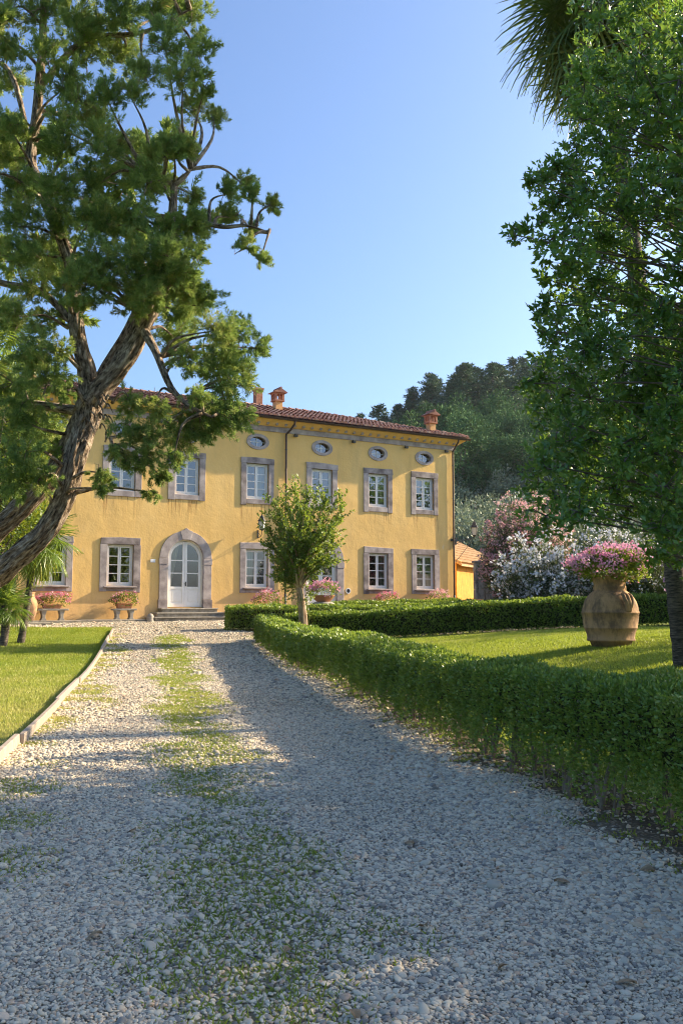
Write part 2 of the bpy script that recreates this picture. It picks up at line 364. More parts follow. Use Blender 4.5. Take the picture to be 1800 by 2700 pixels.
def mat_pebble():
    m, n, bs = newmat('pebble'); a = nd(n, 'ShaderNodeAttribute', attribute_name='tint', attribute_type='INSTANCER')
    c = ramp(n, [(0, (.06, .062, .065)), (.12, (.16, .16, .155)), (.28, (.40, .36, .285)), (.5, (.62, .54, .405)), (.7, (.74, .63, .455)),
                 (.82, (.58, .41, .26)), (.9, (.48, .29, .19)), (1, (.80, .70, .54))], a.outputs['Fac']).outputs[0]
    c = mix(n, math_(n, 'MULTIPLY', noise(n, coords(n), 2.5, 5), .45), c, (.54, .45, .33))
    n.links.new(c, bs.inputs['Base Color']); bs.inputs['Roughness'].default_value = .75; bs.inputs['Specular IOR Level'].default_value = .25; return m
M['pebble'] = mat_pebble()
def mat_ground(name, kind):
    m, n, bs = newmat(name); v = coords(n)
    if kind == 'drive':
        vo = nd(n, 'ShaderNodeTexVoronoi'); vo.inputs['Scale'].default_value = 34; n.links.new(v, vo.inputs['Vector'])
        sepc = nd(n, 'ShaderNodeSeparateColor'); n.links.new(vo.outputs['Color'], sepc.inputs[0])
        peb = ramp(n, [(0, (.16, .14, .11)), (.3, (.33, .29, .22)), (.65, (.48, .42, .31)), (1, (.66, .58, .45))], sepc.outputs[0]).outputs[0]
        peb = mix(n, ramp(n, [(.25, (0, 0, 0)), (.55, (1, 1, 1))], vo.outputs['Distance']).outputs[0], peb, (.17, .14, .10))
        sep = nd(n, 'ShaderNodeSeparateXYZ'); n.links.new(v, sep.inputs[0])
        u = math_(n, 'MULTIPLY_ADD', sep.outputs[1], .2, sep.outputs[0])
        wob = math_(n, 'MULTIPLY_ADD', noise(n, v, 1.1, 5, .7), 1.1, -.55)
        e = math_(n, 'SUBTRACT', .62, math_(n, 'ABSOLUTE', math_(n, 'ADD', math_(n, 'SUBTRACT', u, .52), wob)))
        strip = math_(n, 'MULTIPLY', math_(n, 'MULTIPLY', e, 2.2, clamp=True), math_(n, 'MULTIPLY_ADD', noise(n, v, 5, 6, .75), 4, -1.7, clamp=True))
        c = mix(n, math_(n, 'MULTIPLY', strip, .8), peb, mix(n, noise(n, v, 9, 4), (.10, .14, .03), (.24, .22, .09)))
        side = math_(n, 'MULTIPLY', math_(n, 'ADD', math_(n, 'SUBTRACT', -.75, u), math_(n, 'MULTIPLY', wob, .9)), 1.6, clamp=True)
        side = math_(n, 'MULTIPLY', side, math_(n, 'MULTIPLY_ADD', noise(n, v, 6, 6, .75), 4, -1.6, clamp=True))
        c = mix(n, math_(n, 'MULTIPLY', side, .8), c, (.27, .22, .09))
        dirt = math_(n, 'MULTIPLY', math_(n, 'ADD', math_(n, 'SUBTRACT', u, 2.85), math_(n, 'MULTIPLY', wob, 1.2)), 1.8, clamp=True)
        c = mix(n, math_(n, 'MULTIPLY', dirt, .8), c, (.10, .075, .05))
        n.links.new(c, bs.inputs['Base Color'])
        bump(n, bs, math_(n, 'MULTIPLY', vo.outputs['Distance'], -1), .7, .02)
    else:
        f = noise(n, v, .35, 5, .6); f2 = noise(n, v, 9, 6, .8)
        c = ramp(n, [(.3, (.10, .16, .022)), (.55, (.17, .23, .03)), (.75, (.28, .29, .055))], f).outputs[0]
        c = mix(n, math_(n, 'MULTIPLY', f2, .5), c, (.10, .12, .03))
        if kind == 'lawn_dry':
            sep = nd(n, 'ShaderNodeSeparateXYZ'); n.links.new(v, sep.inputs[0])
            u = math_(n, 'MULTIPLY_ADD', sep.outputs[1], .2, sep.outputs[0])
            near = math_(n, 'MULTIPLY_ADD', sep.outputs[1], -.09, 2.1, clamp=True)
            d = math_(n, 'MULTIPLY', math_(n, 'MULTIPLY_ADD', noise(n, v, 1.3, 5, .7), 3, -1.1, clamp=True), near)
            c = mix(n, math_(n, 'MULTIPLY', d, .7), c, (.38, .30, .13))
        if kind == 'ground':
            sep = nd(n, 'ShaderNodeSeparateXYZ'); n.links.new(v, sep.inputs[0])
            hillm = math_(n, 'MULTIPLY_ADD', sep.outputs[1], .2, -9, clamp=True)
            c = mix(n, hillm, c, mix(n, noise(n, v, .2, 5), (.05, .065, .025), (.15, .12, .06)))
        n.links.new(c, bs.inputs['Base Color']); bump(n, bs, f2, .6, .03)
    bs.inputs['Roughness'].default_value = .95; bs.inputs['Specular IOR Level'].default_value = .1
    return m
M['drive'] = mat_ground('gravel_drive', 'drive'); M['lawn'] = mat_ground('lawn_turf', 'lawn'); M['lawn_dry'] = mat_ground('dry_lawn_turf', 'lawn_dry')
M['ground'] = mat_ground('ground_soil', 'ground')
def mat_ochre():
    m, n, bs = newmat('rough_ochre_render'); v = coords(n)
    f = noise(n, coords(n, (3, 3, 1.3)), 1.6, 7, .85)
    c = ramp(n, [(.3, (.22, .09, .02)), (.46, (.56, .22, .03)), (.6, (.68, .30, .045)), (.72, (.82, .52, .18))], f).outputs[0]
    n.links.new(c, bs.inputs['Base Color']); bs.inputs['Roughness'].default_value = .95; bump(n, bs, f, .8, .05); return m
M['ochre'] = mat_ochre()
M['oldtile'] = simple('old_brown_tile', (.30, .17, .085), (.56, .36, .19), 7, .9, .3)
M['lichen'] = simple('lichened_stone', (.10, .09, .08), (.52, .50, .48), 4, .95, .6, 16, .15, stretch=(2, 2, .7))
M['lampglass'] = simple('frosted_lamp_glass', (.62, .60, .50), (.72, .70, .60), 5, .3, 0)

# ------------------------------------------------------------------ ground
def grid(name, xs, ys, mat, dz=0, fx=None, mask=None):
    X, Y = np.meshgrid(xs, ys); 
    if fx is not None: X = fx(X, Y)
    Z = G(X, Y) + dz; ny, nx = X.shape
    V = np.c_[X.ravel(), Y.ravel(), Z.ravel()]; i = np.arange(ny * nx).reshape(ny, nx)
    a, b, c, d = i[:-1, :-1], i[:-1, 1:], i[1:, 1:], i[1:, :-1]
    T = np.concatenate([np.stack([a, b, c], -1).reshape(-1, 3), np.stack([a, c, d], -1).reshape(-1, 3)])
    if mask is not None:
        cen = V[T].mean(1); T = T[mask(cen[:, 0], cen[:, 1])]
    o = trimesh(name, V, T, mat, smooth=True); o['kind'] = 'structure'; return o
xs = np.unique(np.r_[np.linspace(-400, -60, 15), np.linspace(-60, -16, 23), np.arange(-16, 16.1, .5), np.linspace(16, 60, 23), np.linspace(60, 400, 20)])
ys = np.unique(np.r_[np.linspace(-120, -8, 12), np.arange(-8, 50.1, .5), np.linspace(50, 220, 60), np.linspace(220, 420, 14)])
grid('ground', xs, ys, M['ground'])
UL, UR = -1.45, 3.9           # drive edges in u = x + .2 y
# gravel court and drive: runs up to the house front, widening at its foot
FD = np.array([.86251612, .50602959]); FN = np.array([FD[1], -FD[0]]); FO = np.array([-6.26583228, 37.0])
def fac_xy(s, off): p = FO + FD * s + FN * off; return p
def in_drive(x, y):
    u = x + .2 * y; d = (x - FO[0]) * FN[0] + (y - FO[1]) * FN[1]; s = (x - FO[0]) * FD[0] + (y - FO[1]) * FD[1]
    main = (u > UL - .02) & (u < UR + (0.9 * (y < 6)))
    court = (d < 3.2 + .25 * np.sin(s)) & (s > -9.5) & (s < 14)
    path = (y > 29.2) & (u > 2.5) & (x < 9)
    return (y > -3) & (d > -.05) & (main | court | path)
grid('gravel_drive', np.arange(-17, 12, .12), np.arange(-3, 46, .25), M['drive'], .006, mask=in_drive)
def in_lawn_l(x, y):
    u = x + .2 * y; d = (x - FO[0]) * FN[0] + (y - FO[1]) * FN[1]; s = (x - FO[0]) * FD[0] + (y - FO[1]) * FD[1]
    return (u < UL - .05) & (d > 3.1 + .25 * np.sin(s)) & ~((u > UL - 1.0) & (d < 3.9) & ((u - (UL - 1.0)) ** 2 + (3.9 + .2 - d) ** 2 > .95))
grid('lawn_beside_drive', np.arange(-18, -1, .25), np.arange(2, 34, .25), M['lawn_dry'], .012, mask=in_lawn_l)
def in_lawn_r(x, y): return (x + .2 * y > 3.8) & (y < 28.6) & (x < 14)
grid('lawn_inside_hedge', np.arange(-2.5, 14, .25), np.arange(4, 28.8, .25), M['lawn'], .012, mask=in_lawn_r)

def blades_on(name, n, x0, x1, y0, y1, mask, h, wd, mat, tintf, dz=.01, dens=None, spread=.5):
    x = rng.uniform(x0, x1, n); y = rng.uniform(y0, y1, n); k = mask(x, y)
    if dens is not None: k &= rng.uniform(size=n) < dens(x, y)
    x, y = x[k], y[k]; P = np.c_[x, y, G(x, y) + dz]
    D = unit(np.c_[rng.normal(size=(len(x), 2)) * spread, np.ones(len(x))])
    dist = np.hypot(x, y); L = h * rng.uniform(.5, 1.3, len(x)); W = wd * np.maximum(.5, dist / 20)
    V, T = blades(P, D, L, W)
    return trimesh(name, V, T, mat, tint=np.clip(tintf(x, y) + rng.normal(size=len(x)) * .13, 0, 1), stuff=True)
def vis(x, y): return (y > 2.5) & (np.abs(x) < .41 * y + 1.9)
blades_on('lawn_grass', 420000, -14.5, -2, 3, 34, lambda x, y: in_lawn_l(x, y) & vis(x, y), .055, .017, M['grass'],
          lambda x, y: .58 + .2 * snoise(np.c_[x, y], .8, 3) + .5 * sstep(24, 13, y) * (snoise(np.c_[x, y], 1.6, 4) > -.2)).update_tag()
o = [q for q in COL.objects if q.name == 'lawn_grass'][0]; tag(o, 'short mown grass beside the timber edging, straw coloured in places', 'grass')
o = blades_on('lawn_grass', 360000, -2.5, 9, 8, 28.6, lambda x, y: in_lawn_r(x, y) & vis(x, y), .06, .017, M['grass'],
              lambda x, y: .58 + .2 * snoise(np.c_[x, y], .8, 5)); tag(o, 'mown green grass around the big terracotta jar inside the hedge', 'grass')
def strip_d(x, y):
    u = x + .2 * y; q = np.c_[x, y]
    a = np.clip((.60 - np.abs(u - .5 + .28 * snoise(q, 1.4, 8))) * 3, 0, 1) * np.clip((snoise(q, 3.2, 9) + .5 * snoise(q, 11, 19) + 1.15) * 1.25, 0, 1)
    b = np.clip((-.75 - u + .35 * snoise(q, 1.5, 10)) * 3, 0, 1) * np.clip((snoise(q, 4, 11) + .35) * 1.6, 0, 1)
    c = np.clip((u - 2.75 + .3 * snoise(q, 2, 12)) * 2, 0, 1) * (snoise(q, 5, 13) > .25) * .6
    return np.maximum(np.maximum(a, b), c) * np.clip(1.25 - y / 60, .3, 1)
o = blades_on('verge_grass', 700000, -10, 4.5, 2.6, 30, lambda x, y: in_drive(x, y) & vis(x, y) & (strip_d(x, y) > 0), .034, .019, M['grass'],
              lambda x, y: .34 + .25 * snoise(np.c_[x, y], 2, 6) + .3 * sstep(7, 14, y) + .35 * (x + .2 * y < -.4), dens=strip_d, spread=.9)
tag(o, 'sparse low grass growing through the gravel between the wheel tracks', 'grass')

# ------------------------------------------------------------------ loose pebbles (geometry nodes instances)
def pebbles():
    pts = []
    for y0, y1, sp, size in ((2.6, 5.2, .0128, .0090), (5.2, 8.5, .0155, .0104), (8.5, 13, .019, .0118), (13, 20, .027, .0138), (20, 38, .042, .0180)):
        xx = np.arange(-.42 * y1 - 2, .42 * y1 + 2, sp); yy = np.arange(y0, y1, sp); X, Y = np.meshgrid(xx, yy)
        X = (X + rng.uniform(-.5, .5, X.shape) * sp).ravel(); Y = (Y + rng.uniform(-.5, .5, Y.shape) * sp).ravel()
        k = in_drive(X, Y) & vis(X, Y); X, Y = X[k], Y[k]
        q = np.c_[X, Y]; u = X + .2 * Y
        keep = rng.uniform(size=len(X)) < np.clip(1.02 - (.6 + .3 * sstep(6, 12, Y)) * strip_d(X, Y) - .97 * sstep(2.75, 3.3, u + .25 * snoise(q, 2, 12)), .03, 1) * (1 if y0 < 20 else .85)
        X, Y = X[keep], Y[keep]; q = q[keep]
        s = size * np.exp(rng.normal(size=len(X)) * .33) * (1 + .15 * snoise(q, 1.2, 21)) * (1 + .35 * sstep(.6, 2.2, X) * sstep(6, 4, Y)) * (1 - .2 * (sstep(-.9, -.5, u[keep]) * sstep(.1, -.2, u[keep]) + sstep(.9, 1.3, u[keep]) * sstep(2.4, 2.0, u[keep])))
        pts.append(np.c_[X, Y, s])
    A = np.concatenate(pts); n = len(A)
    Z = G(A[:, 0], A[:, 1]) + .006 + A[:, 2] * rng.uniform(.05, .5, n)
    me = bpy.data.meshes.new('drive_pebbles'); me.vertices.add(n)
    me.vertices.foreach_set('co', np.ascontiguousarray(np.c_[A[:, :2], Z], np.float32).ravel())
    at_ = me.attributes.new('psize', 'FLOAT_VECTOR', 'POINT')
    S = np.c_[A[:, 2] * rng.uniform(.95, 1.55, n), A[:, 2] * rng.uniform(.75, 1.1, n), A[:, 2] * rng.uniform(.42, .75, n)]
    at_.data.foreach_set('vector', np.ascontiguousarray(S, np.float32).ravel())
    at_ = me.attributes.new('prot', 'FLOAT_VECTOR', 'POINT')
    at_.data.foreach_set('vector', np.ascontiguousarray(np.c_[rng.normal(size=(n, 2)) * .3, rng.uniform(0, 6.28, n)], np.float32).ravel())
    at_ = me.attributes.new('tint', 'FLOAT', 'POINT')
    t = np.clip(rng.beta(1.5, 1.7, n) + .05 * snoise(A[:, :2], 1, 30), 0, 1); at_.data.foreach_set('value', np.ascontiguousarray(t, np.float32))
    o = link(bpy.data.objects.new('drive_pebbles', me)); o['kind'] = 'stuff'
    tag(o, 'loose grey and tan river pebbles covering the drive', 'gravel')
    g = bpy.data.node_groups.new('pebbles', 'GeometryNodeTree')
    g.interface.new_socket('Geometry', in_out='INPUT', socket_type='NodeSocketGeometry')
    g.interface.new_socket('Geometry', in_out='OUTPUT', socket_type='NodeSocketGeometry')
    N = g.nodes; Lk = g.links.new
    gi = N.new('NodeGroupInput'); go = N.new('NodeGroupOutput')
    ico = N.new('GeometryNodeMeshIcoSphere'); ico.inputs['Radius'].default_value = 1; ico.inputs['Subdivisions'].default_value = 2
    sp = N.new('GeometryNodeSetPosition'); nz = N.new('ShaderNodeTexNoise'); nz.inputs['Scale'].default_value = .8; nz.inputs['Detail'].default_value = 1
    sub = N.new('ShaderNodeVectorMath'); sub.operation = 'SUBTRACT'; sub.inputs[1].default_value = (.5, .5, .5)
    scl = N.new('ShaderNodeVectorMath'); scl.operation = 'SCALE'; scl.inputs['Scale'].default_value = .8
    Lk(nz.outputs['Color'], sub.inputs[0]); Lk(sub.outputs[0], scl.inputs[0]); Lk(scl.outputs[0], sp.inputs['Offset']); Lk(ico.outputs['Mesh'], sp.inputs['Geometry'])
    ss = N.new('GeometryNodeSetShadeSmooth'); Lk(sp.outputs[0], ss.inputs[0])
    sm = N.new('GeometryNodeSetMaterial'); sm.inputs['Material'].default_value = M['pebble']; Lk(ss.outputs[0], sm.inputs[0])
    ip = N.new('GeometryNodeInstanceOnPoints'); Lk(gi.outputs[0], ip.inputs['Points']); Lk(sm.outputs[0], ip.inputs['Instance'])
    for nm, sock in (('psize', 'Scale'), ('prot', 'Rotation')):
        a = N.new('GeometryNodeInputNamedAttribute'); a.data_type = 'FLOAT_VECTOR'; a.inputs['Name'].default_value = nm
        Lk(a.outputs['Attribute'], ip.inputs[sock])
    Lk(ip.outputs[0], go.inputs[0])
    me.materials.append(M['pebble']); md = o.modifiers.new('pebbles', 'NODES'); md.node_group = g
    print('pebbles', n)
pebbles()

# a few dry leaves blown on to the drive
M['dryleaf'] = simple('dry_leaf', (.20, .12, .06), (.42, .30, .18), 20, .8, .2)
for i, (u_, v_) in enumerate(((930, 2690), (1705, 2300), (1480, 2330), (560, 2280), (250, 2480), (1120, 2450), (760, 2520), (1330, 2560), (1650, 2600), (1080, 2230), (350, 2200), (1560, 2180))):
    r_ = ray(u_, v_); t_ = -EYE / r_[2]; p_ = r_ * t_; a_ = rng.uniform(0, 6.28); L_ = rng.uniform(.05, .085); V = []
    for q_, wv in ((0, .04), (.25, .34), (.55, .42), (.85, .2), (1, .01)):
        for sd_ in (-1, 0, 1): V.append(((q_ - .5) * L_, sd_ * wv * L_, .012 * math.sin(q_ * 3) + .006 * abs(sd_) * (1 + math.sin(i + q_ * 4))))
    o = B().add(V, [(3*k_+j_, 3*k_+j_+1, 3*k_+4+j_, 3*k_+3+j_) for k_ in range(4) for j_ in range(2)]).build('dry_leaf', M['dryleaf'])
    o.location = (p_[0], p_[1], gz(p_[0], p_[1]) + .02); o.rotation_euler = (rng.normal() * .2, rng.normal() * .2, a_); tag(o, 'curled brown dry leaf lying on the gravel drive', 'leaf', 'dry leaves on the drive')

# ------------------------------------------------------------------ timber edging along the drive
ed = thing('timber_edging', 'weathered timber boards edging the lawn along the gravel drive', 'edging', (uline(UL, 8), 8, gz(uline(UL, 8), 8)))
yy = [3.0, 6.4, 10.1, 13.9, 17.6, 21.4, 25.0, 28.4, 30.6]
for i in range(len(yy) - 1):
    b = B(); ys_ = np.linspace(yy[i] + .012, yy[i+1] - .012, 5); off = rng.uniform(-.02, .02); lean = rng.uniform(-.01, .02)
    V = []
    for y in ys_:
        x = uline(UL, y) + off; z = gz(x, y)
        for dx, dzz in ((-.03, -.08), (.03, -.08), (.03 + lean, .125), (-.03 + lean, .125)):
            V.append((x + dx - ed.location.x, y - ed.location.y, z + dzz - ed.location.z))
    Fc = [(4*k+a, 4*k+(a+1) % 4, 4*k+4+(a+1) % 4, 4*k+4+a) for k in range(4) for a in range(4)] + [(3, 2, 1, 0), (16, 17, 18, 19)]
    b.add(V, Fc).build('board', M['wood'], ed, bevel=.008)

# ------------------------------------------------------------------ the villa (local x along the front, -y towards the drive, heights in world metres)
ZB = .93
villa = thing('villa', 'two storey ochre plastered villa with grey stone window surrounds and tiled roof', 'house', (FO[0], FO[1], ZB), math.atan2(FD[1], FD[0]))
XL, XR, DEP, ZW = -14.0, 13.55, 10.2, 9.3
def VB(): return B(ZB)
CEN = [-10.6, -7.9, -5.27, -2.68, 0.0, 3.14, 6.27, 9.2, 11.8]
DOORS = {0.0, 6.27}
openings = []
for c in CEN:
    openings.append((c - .52, c + .52, 5.98, 7.50))
    openings.append((c - .37, c + .37, 8.235, 8.665))
    openings.append((c - .77, c + .77, 1.43, 4.15) if c in DOORS else (c - .52, c + .52, 2.27, 3.87))
bx = sorted({XL, XR} | {round(v, 4) for o in openings for v in o[:2]}); bz = sorted({.4, ZW} | {round(v, 4) for o in openings for v in o[2:]})
b = VB()
for i in range(len(bx) - 1):
    for j in range(len(bz) - 1):
        cx, cz = (bx[i] + bx[i+1]) / 2, (bz[j] + bz[j+1]) / 2
        if any(o[0] < cx < o[1] and o[2] < cz < o[3] for o in openings): continue
        b.add([(bx[i], 0, bz[j]), (bx[i+1], 0, bz[j]), (bx[i+1], 0, bz[j+1]), (bx[i], 0, bz[j+1])], [(0, 1, 2, 3)])
for x0, x1, z0, z1 in openings:      # reveals
    b.add([(x0,0,z0),(x0,0,z1),(x0,.35,z1),(x0,.35,z0)], [(0,1,2,3)]); b.add([(x1,0,z0),(x1,0,z1),(x1,.35,z1),(x1,.35,z0)], [(3,2,1,0)])
    b.add([(x0,0,z0),(x1,0,z0),(x1,.35,z0),(x0,.35,z0)], [(3,2,1,0)]); b.add([(x0,0,z1),(x1,0,z1),(x1,.35,z1),(x0,.35,z1)], [(0,1,2,3)])
b.add([(XR,0,.4),(XR,DEP,.4),(XR,DEP,ZW),(XR,0,ZW)], [(0,1,2,3)]); b.add([(XL,0,.4),(XL,DEP,.4),(XL,DEP,ZW),(XL,0,ZW)], [(3,2,1,0)])
b.add([(XL,DEP,.4),(XR,DEP,.4),(XR,DEP,ZW),(XL,DEP,ZW)], [(3,2,1,0)])
b.build('wall', M['plaster'], villa)
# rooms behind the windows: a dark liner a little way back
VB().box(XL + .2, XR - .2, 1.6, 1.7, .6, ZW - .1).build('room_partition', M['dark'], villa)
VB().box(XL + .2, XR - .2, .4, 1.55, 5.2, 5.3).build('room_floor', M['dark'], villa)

def stone_surround(c, z0, z1, hw, iw, iz0, iz1, seed, lower):
    r = np.random.default_rng(seed); st = M['stone'] if seed % 3 else M['stone_dark']
    j = lambda: r.uniform(-.025, .025)
    p = VB().prism([(c-hw+j(), iz1), (c+hw+j(), iz1), (c+hw+j(), z1+j()*1.2), (c+j()*3, z1+.01+j()), (c-hw+j(), z1+j()*1.2)][::1], -.045, .12).build('window_surround', M['stone_dark'] if r.uniform() < .5 else st, villa, bevel=.012)
    for sgn in (-1, 1):
        x0, x1 = sorted((c + sgn * iw, c + sgn * (hw + j())))
        VB().box(x0, x1, -.04, .11, z0 + j(), iz1 - .004).build('jamb', M['stone'] if r.uniform() < .75 else M['stone_dark'], p, bevel=.012)
    VB().box(c - iw + .003, c + iw - .003, -.035, .11, z0 + .02 + j(), iz0 - .003).build('apron', st, p, bevel=.01)
    if lower:
        VB().box(c - iw - .13, c + iw + .13, -.16, .05, iz0 - .085, iz0 - .025).build('sill', M['stone_dark'], p, bevel=.02)
    return p
def casement(c, z0, z1, hw, seed, curtain):
    y = .10
    f = VB(); f.box(c-hw, c-hw+.055, y, y+.07, z0, z1).box(c+hw-.055, c+hw, y, y+.07, z0, z1)
    f.box(c-hw+.055, c+hw-.055, y, y+.07, z1-.055, z1).box(c-hw+.055, c+hw-.055, y, y+.07, z0, z0+.06)
    W_ = f.build('window', M['white'], villa, bevel=.006)
    for sgn in (-1, 1):
        x0, x1 = (c-hw+.06, c-.004) if sgn < 0 else (c+.004, c+hw-.06)
        a, bb, zz0, zz1 = x0 + .058, x1 - .058, z0 + .065 + .075, z1 - .06 - .06
        l = VB(); yy_ = y + .012
        l.box(x0, a, yy_, yy_+.05, z0+.065, z1-.06).box(bb, x1, yy_, yy_+.05, z0+.065, z1-.06)
        l.box(a, bb, yy_, yy_+.05, z0+.065, zz0).box(a, bb, yy_, yy_+.05, zz1, z1-.06)
        l.build('sash', M['white'], W_, bevel=.005)
        h = (zz1 - zz0) / 4
        for k in range(4):
            if k: VB().box(a, bb, yy_+.006, yy_+.044, zz0+k*h-.016, zz0+k*h+.016).build('glazing_bar', M['white'], W_)
            tl = rng.normal(size=4) * .0012
            VB().add([(a-.004, yy_+.028+tl[0], zz0+k*h-.004), (bb+.004, yy_+.028+tl[1], zz0+k*h-.004), (bb+.004, yy_+.028+tl[2], zz0+(k+1)*h+.004), (a-.004, yy_+.028+tl[3], zz0+(k+1)*h+.004)], [(0,1,2,3)]).build('pane', M['pane'], W_)
    if curtain:
        for x0, x1, mt in curtain:
            nn = 24; xs_ = np.linspace(c + x0 * hw, c + x1 * hw, nn); yb = .36 + .025 * np.sin(np.arange(nn) * 1.9)
            cb = VB(); cb.add([(x, q, z0 + .02) for x, q in zip(xs_, yb)] + [(x, q, z1 - .02) for x, q in zip(xs_, yb)], [(i, i+1, nn+i+1, nn+i) for i in range(nn-1)])
            cb.build('curtain', mt, W_, smooth=True)
CU = M['curtain']; BL = M['blind']
for i, c in enumerate(CEN):
    cu_up = {5: [(.35, .95, CU)], 7: [(-.9, -.55, CU), (.5, .95, CU)], 8: [(.45, .95, CU)], 4: [], 3: [(-.95, -.6, CU)]}.get(i)
    stone_surround(c, 5.74, 7.75, .785, .52, 5.98, 7.50, i + 1, False); casement(c, 5.98, 7.50, .52, i, cu_up)
    if c not in DOORS:
        cu = {5: [(-.95, -.02, BL)], 7: [(.5, .95, CU)], 8: [(.3, .95, CU)], 3: [(-.9, -.7, CU)]}.get(i)
        stone_surround(c, 2.03, 4.14, .785, .52, 2.27, 3.87, i + 21, True); casement(c, 2.27, 3.87, .52, i, cu)
    # oval attic window
    t = np.linspace(0, 2 * np.pi, 33)[:-1]
    inn = [(c + .365 * math.cos(a), 8.45 + .213 * math.sin(a)) for a in t]; out = [(c + .53 * math.cos(a), 8.45 + .345 * math.sin(a)) for a in t]
    ow = VB().band(inn, out, -.035, .10, closed=True).build('oval_window', M['stone'], villa, bevel=.01)
    VB().box(c - .36, c + .36, .135, .165, 8.437, 8.463).build('glazing_bar', M['white'], ow); VB().box(c - .013, c + .013, .13, .16, 8.24, 8.66).build('glazing_bar', M['white'], ow)
    for sx in (-1, 1):
        for sz in (-1, 1):
            x0, x1 = sorted((c, c + sx * .366)); q0, q1 = sorted((8.45, 8.45 + sz * .212)); VB().add([(x0, .15, q0), (x1, .15, q0), (x1, .15, q1), (x0, .15, q1)], [(0,1,2,3)]).build('pane', M['pane'], ow)

def arc(c, z, r, a0, a1, n=14): return [(c + r * math.cos(R(a)), z + r * math.sin(R(a))) for a in np.linspace(a0, a1, n)]
def door(c, curtain):
    zs = 3.40
    p = VB().prism([(c-.17, zs+.745), (c+.17, zs+.745), (c+.27, zs+1.085), (c+.10, zs+1.15), (c, zs+1.225), (c-.10, zs+1.15), (c-.27, zs+1.085)], -.07, .10).build('door_surround', M['stone'], villa, bevel=.012)
    VB().band(arc(c, zs, .755, 102, 180), [(c - .195 - .02, zs + 1.085)] + arc(c, zs, 1.105, 106, 180)[1:], -.05, .10).build('arch_stone', M['stone'], p, bevel=.01)
    VB().band(arc(c, zs, .755, 0, 78), arc(c, zs, 1.105, 0, 74)[:-1] + [(c + .215, zs + 1.085)], -.05, .10).build('arch_stone', M['stone'], p, bevel=.01)
    for s in (-1, 1):
        a, d = sorted((c + s * .755, c + s * 1.105)); VB().box(a, d, -.05, .10, 1.75, 3.14).build('jamb', M['stone'], p, bevel=.012)
        a, d = sorted((c + s * .75, c + s * 1.125)); VB().box(a, d, -.065, .10, 3.145, 3.395).build('impost', M['stone'], p, bevel=.012)
        a, d = sorted((c + s * .75, c + s * 1.14)); VB().box(a, d, -.07, .10, 1.40, 1.745).build('plinth_block', M['stone_dark'], p, bevel=.012)
    y = .09
    fr = VB().band([(c + .69, 1.44)] + arc(c, zs, .69, 0, 180, 25) + [(c - .69, 1.44)], [(c + .765, 1.44)] + arc(c, zs, .765, 0, 180, 25) + [(c - .765, 1.44)], y, y + .08).build('door', M['cream'], villa)
    for s in (-1, 1):
        q = lambda x: c + s * x
        lf = VB(); yy_ = y + .014
        lo, hi = 1.45, zs
        def bx_(x0, x1, z0, z1, d0=0, d1=.05):
            a, d = sorted((q(x0), q(x1))); lf.box(a, d, yy_ + d0, yy_ + d1, z0, z1)
        bx_(.004, .10, lo, zs + .67); bx_(.585, .685, lo, hi); bx_(.10, .585, lo, 1.60); bx_(.10, .585, 2.16, 2.26)
        bx_(.10, .585, 1.60, 2.16, .022, .044); bx_(.17, .515, 1.67, 2.09, .008, .022)
        inn = [(q(.585 * math.cos(R(a))), zs + .585 * math.sin(R(a))) for a in np.linspace(0, 80, 12)]; out = [(q(.685 * math.cos(R(a))), zs + .685 * math.sin(R(a))) for a in np.linspace(0, 81.6, 12)]
        lf.band(inn, out, yy_, yy_ + .05)
        leaf = lf.build('door_leaf', M['white'], fr, bevel=.004)
        for z in (2.80, 3.31): 
            a, d = sorted((q(.10), q(.585))); VB().box(a, d, yy_ + .006, yy_ + .044, z - .02, z + .02).build('glazing_bar', M['white'], fr)
        for z0, z1 in ((2.255, 2.785), (2.815, 3.295)):
            a, d = sorted((q(.096), q(.59))); VB().add([(a, yy_+.03, z0), (d, yy_+.03, z0), (d, yy_+.03, z1), (a, yy_+.03, z1)], [(0,1,2,3)]).build('pane', M['pane'], fr)
        pl = [(q(.096), 3.325), (q(.59), 3.325), (q(.59), zs)] + [(q(.59 * math.cos(R(a))), zs + .59 * math.sin(R(a))) for a in np.linspace(4, 80.6, 10)]
        if s < 0: pl = pl[::-1]
        VB().add([(x, yy_ + .03, z) for x, z in pl], [tuple(range(len(pl)))]).build('pane', M['pane'], fr)
    hb = VB().box(c + .03, c + .07, y - .012, y + .014, 2.28, 2.46).tube([(c + .05, y - .01, 2.40), (c + .05, y - .05, 2.40), (c - .05, y - .055, 2.40)], .011, 6); hb.build('handle', M['iron'], fr)
    for x0, x1, mt in curtain:
        nn = 20; xs_ = np.linspace(c + x0, c + x1, nn); yb = .40 + .03 * np.sin(np.arange(nn) * 1.7)
        VB().add([(x, q_, 2.3) for x, q_ in zip(xs_ * .3 + .7 * xs_[0], yb)] + [(x, q_, 4.0) for x, q_ in zip(xs_, yb)], [(i, i+1, nn+i+1, nn+i) for i in range(nn-1)]).build('curtain', mt, fr, smooth=True)
door(0.0, [(-.62, -.12, CU)]); door(6.27, [(-.66, -.05, BL)])
# steps: each tread is a slab
for i, (x0, x1, dd, z0, z1) in enumerate(((-1.62, 1.62, 1.12, .55, 1.07), (-1.40, 1.50, .78, 1.07, 1.235), (-1.12, 1.22, .44, 1.235, 1.40))):
    for dx in (0.0, 6.27):
        st = VB().box(x0 + dx, x1 + dx, -dd, -.002, z0, z1 - .05).build('step', M['step'], villa, bevel=.015)
        VB().box(x0 + dx - .03, x1 + dx + .03, -dd - .035, -.003, z1 - .048, z1).build('tread', M['concrete'], st, bevel=.012)
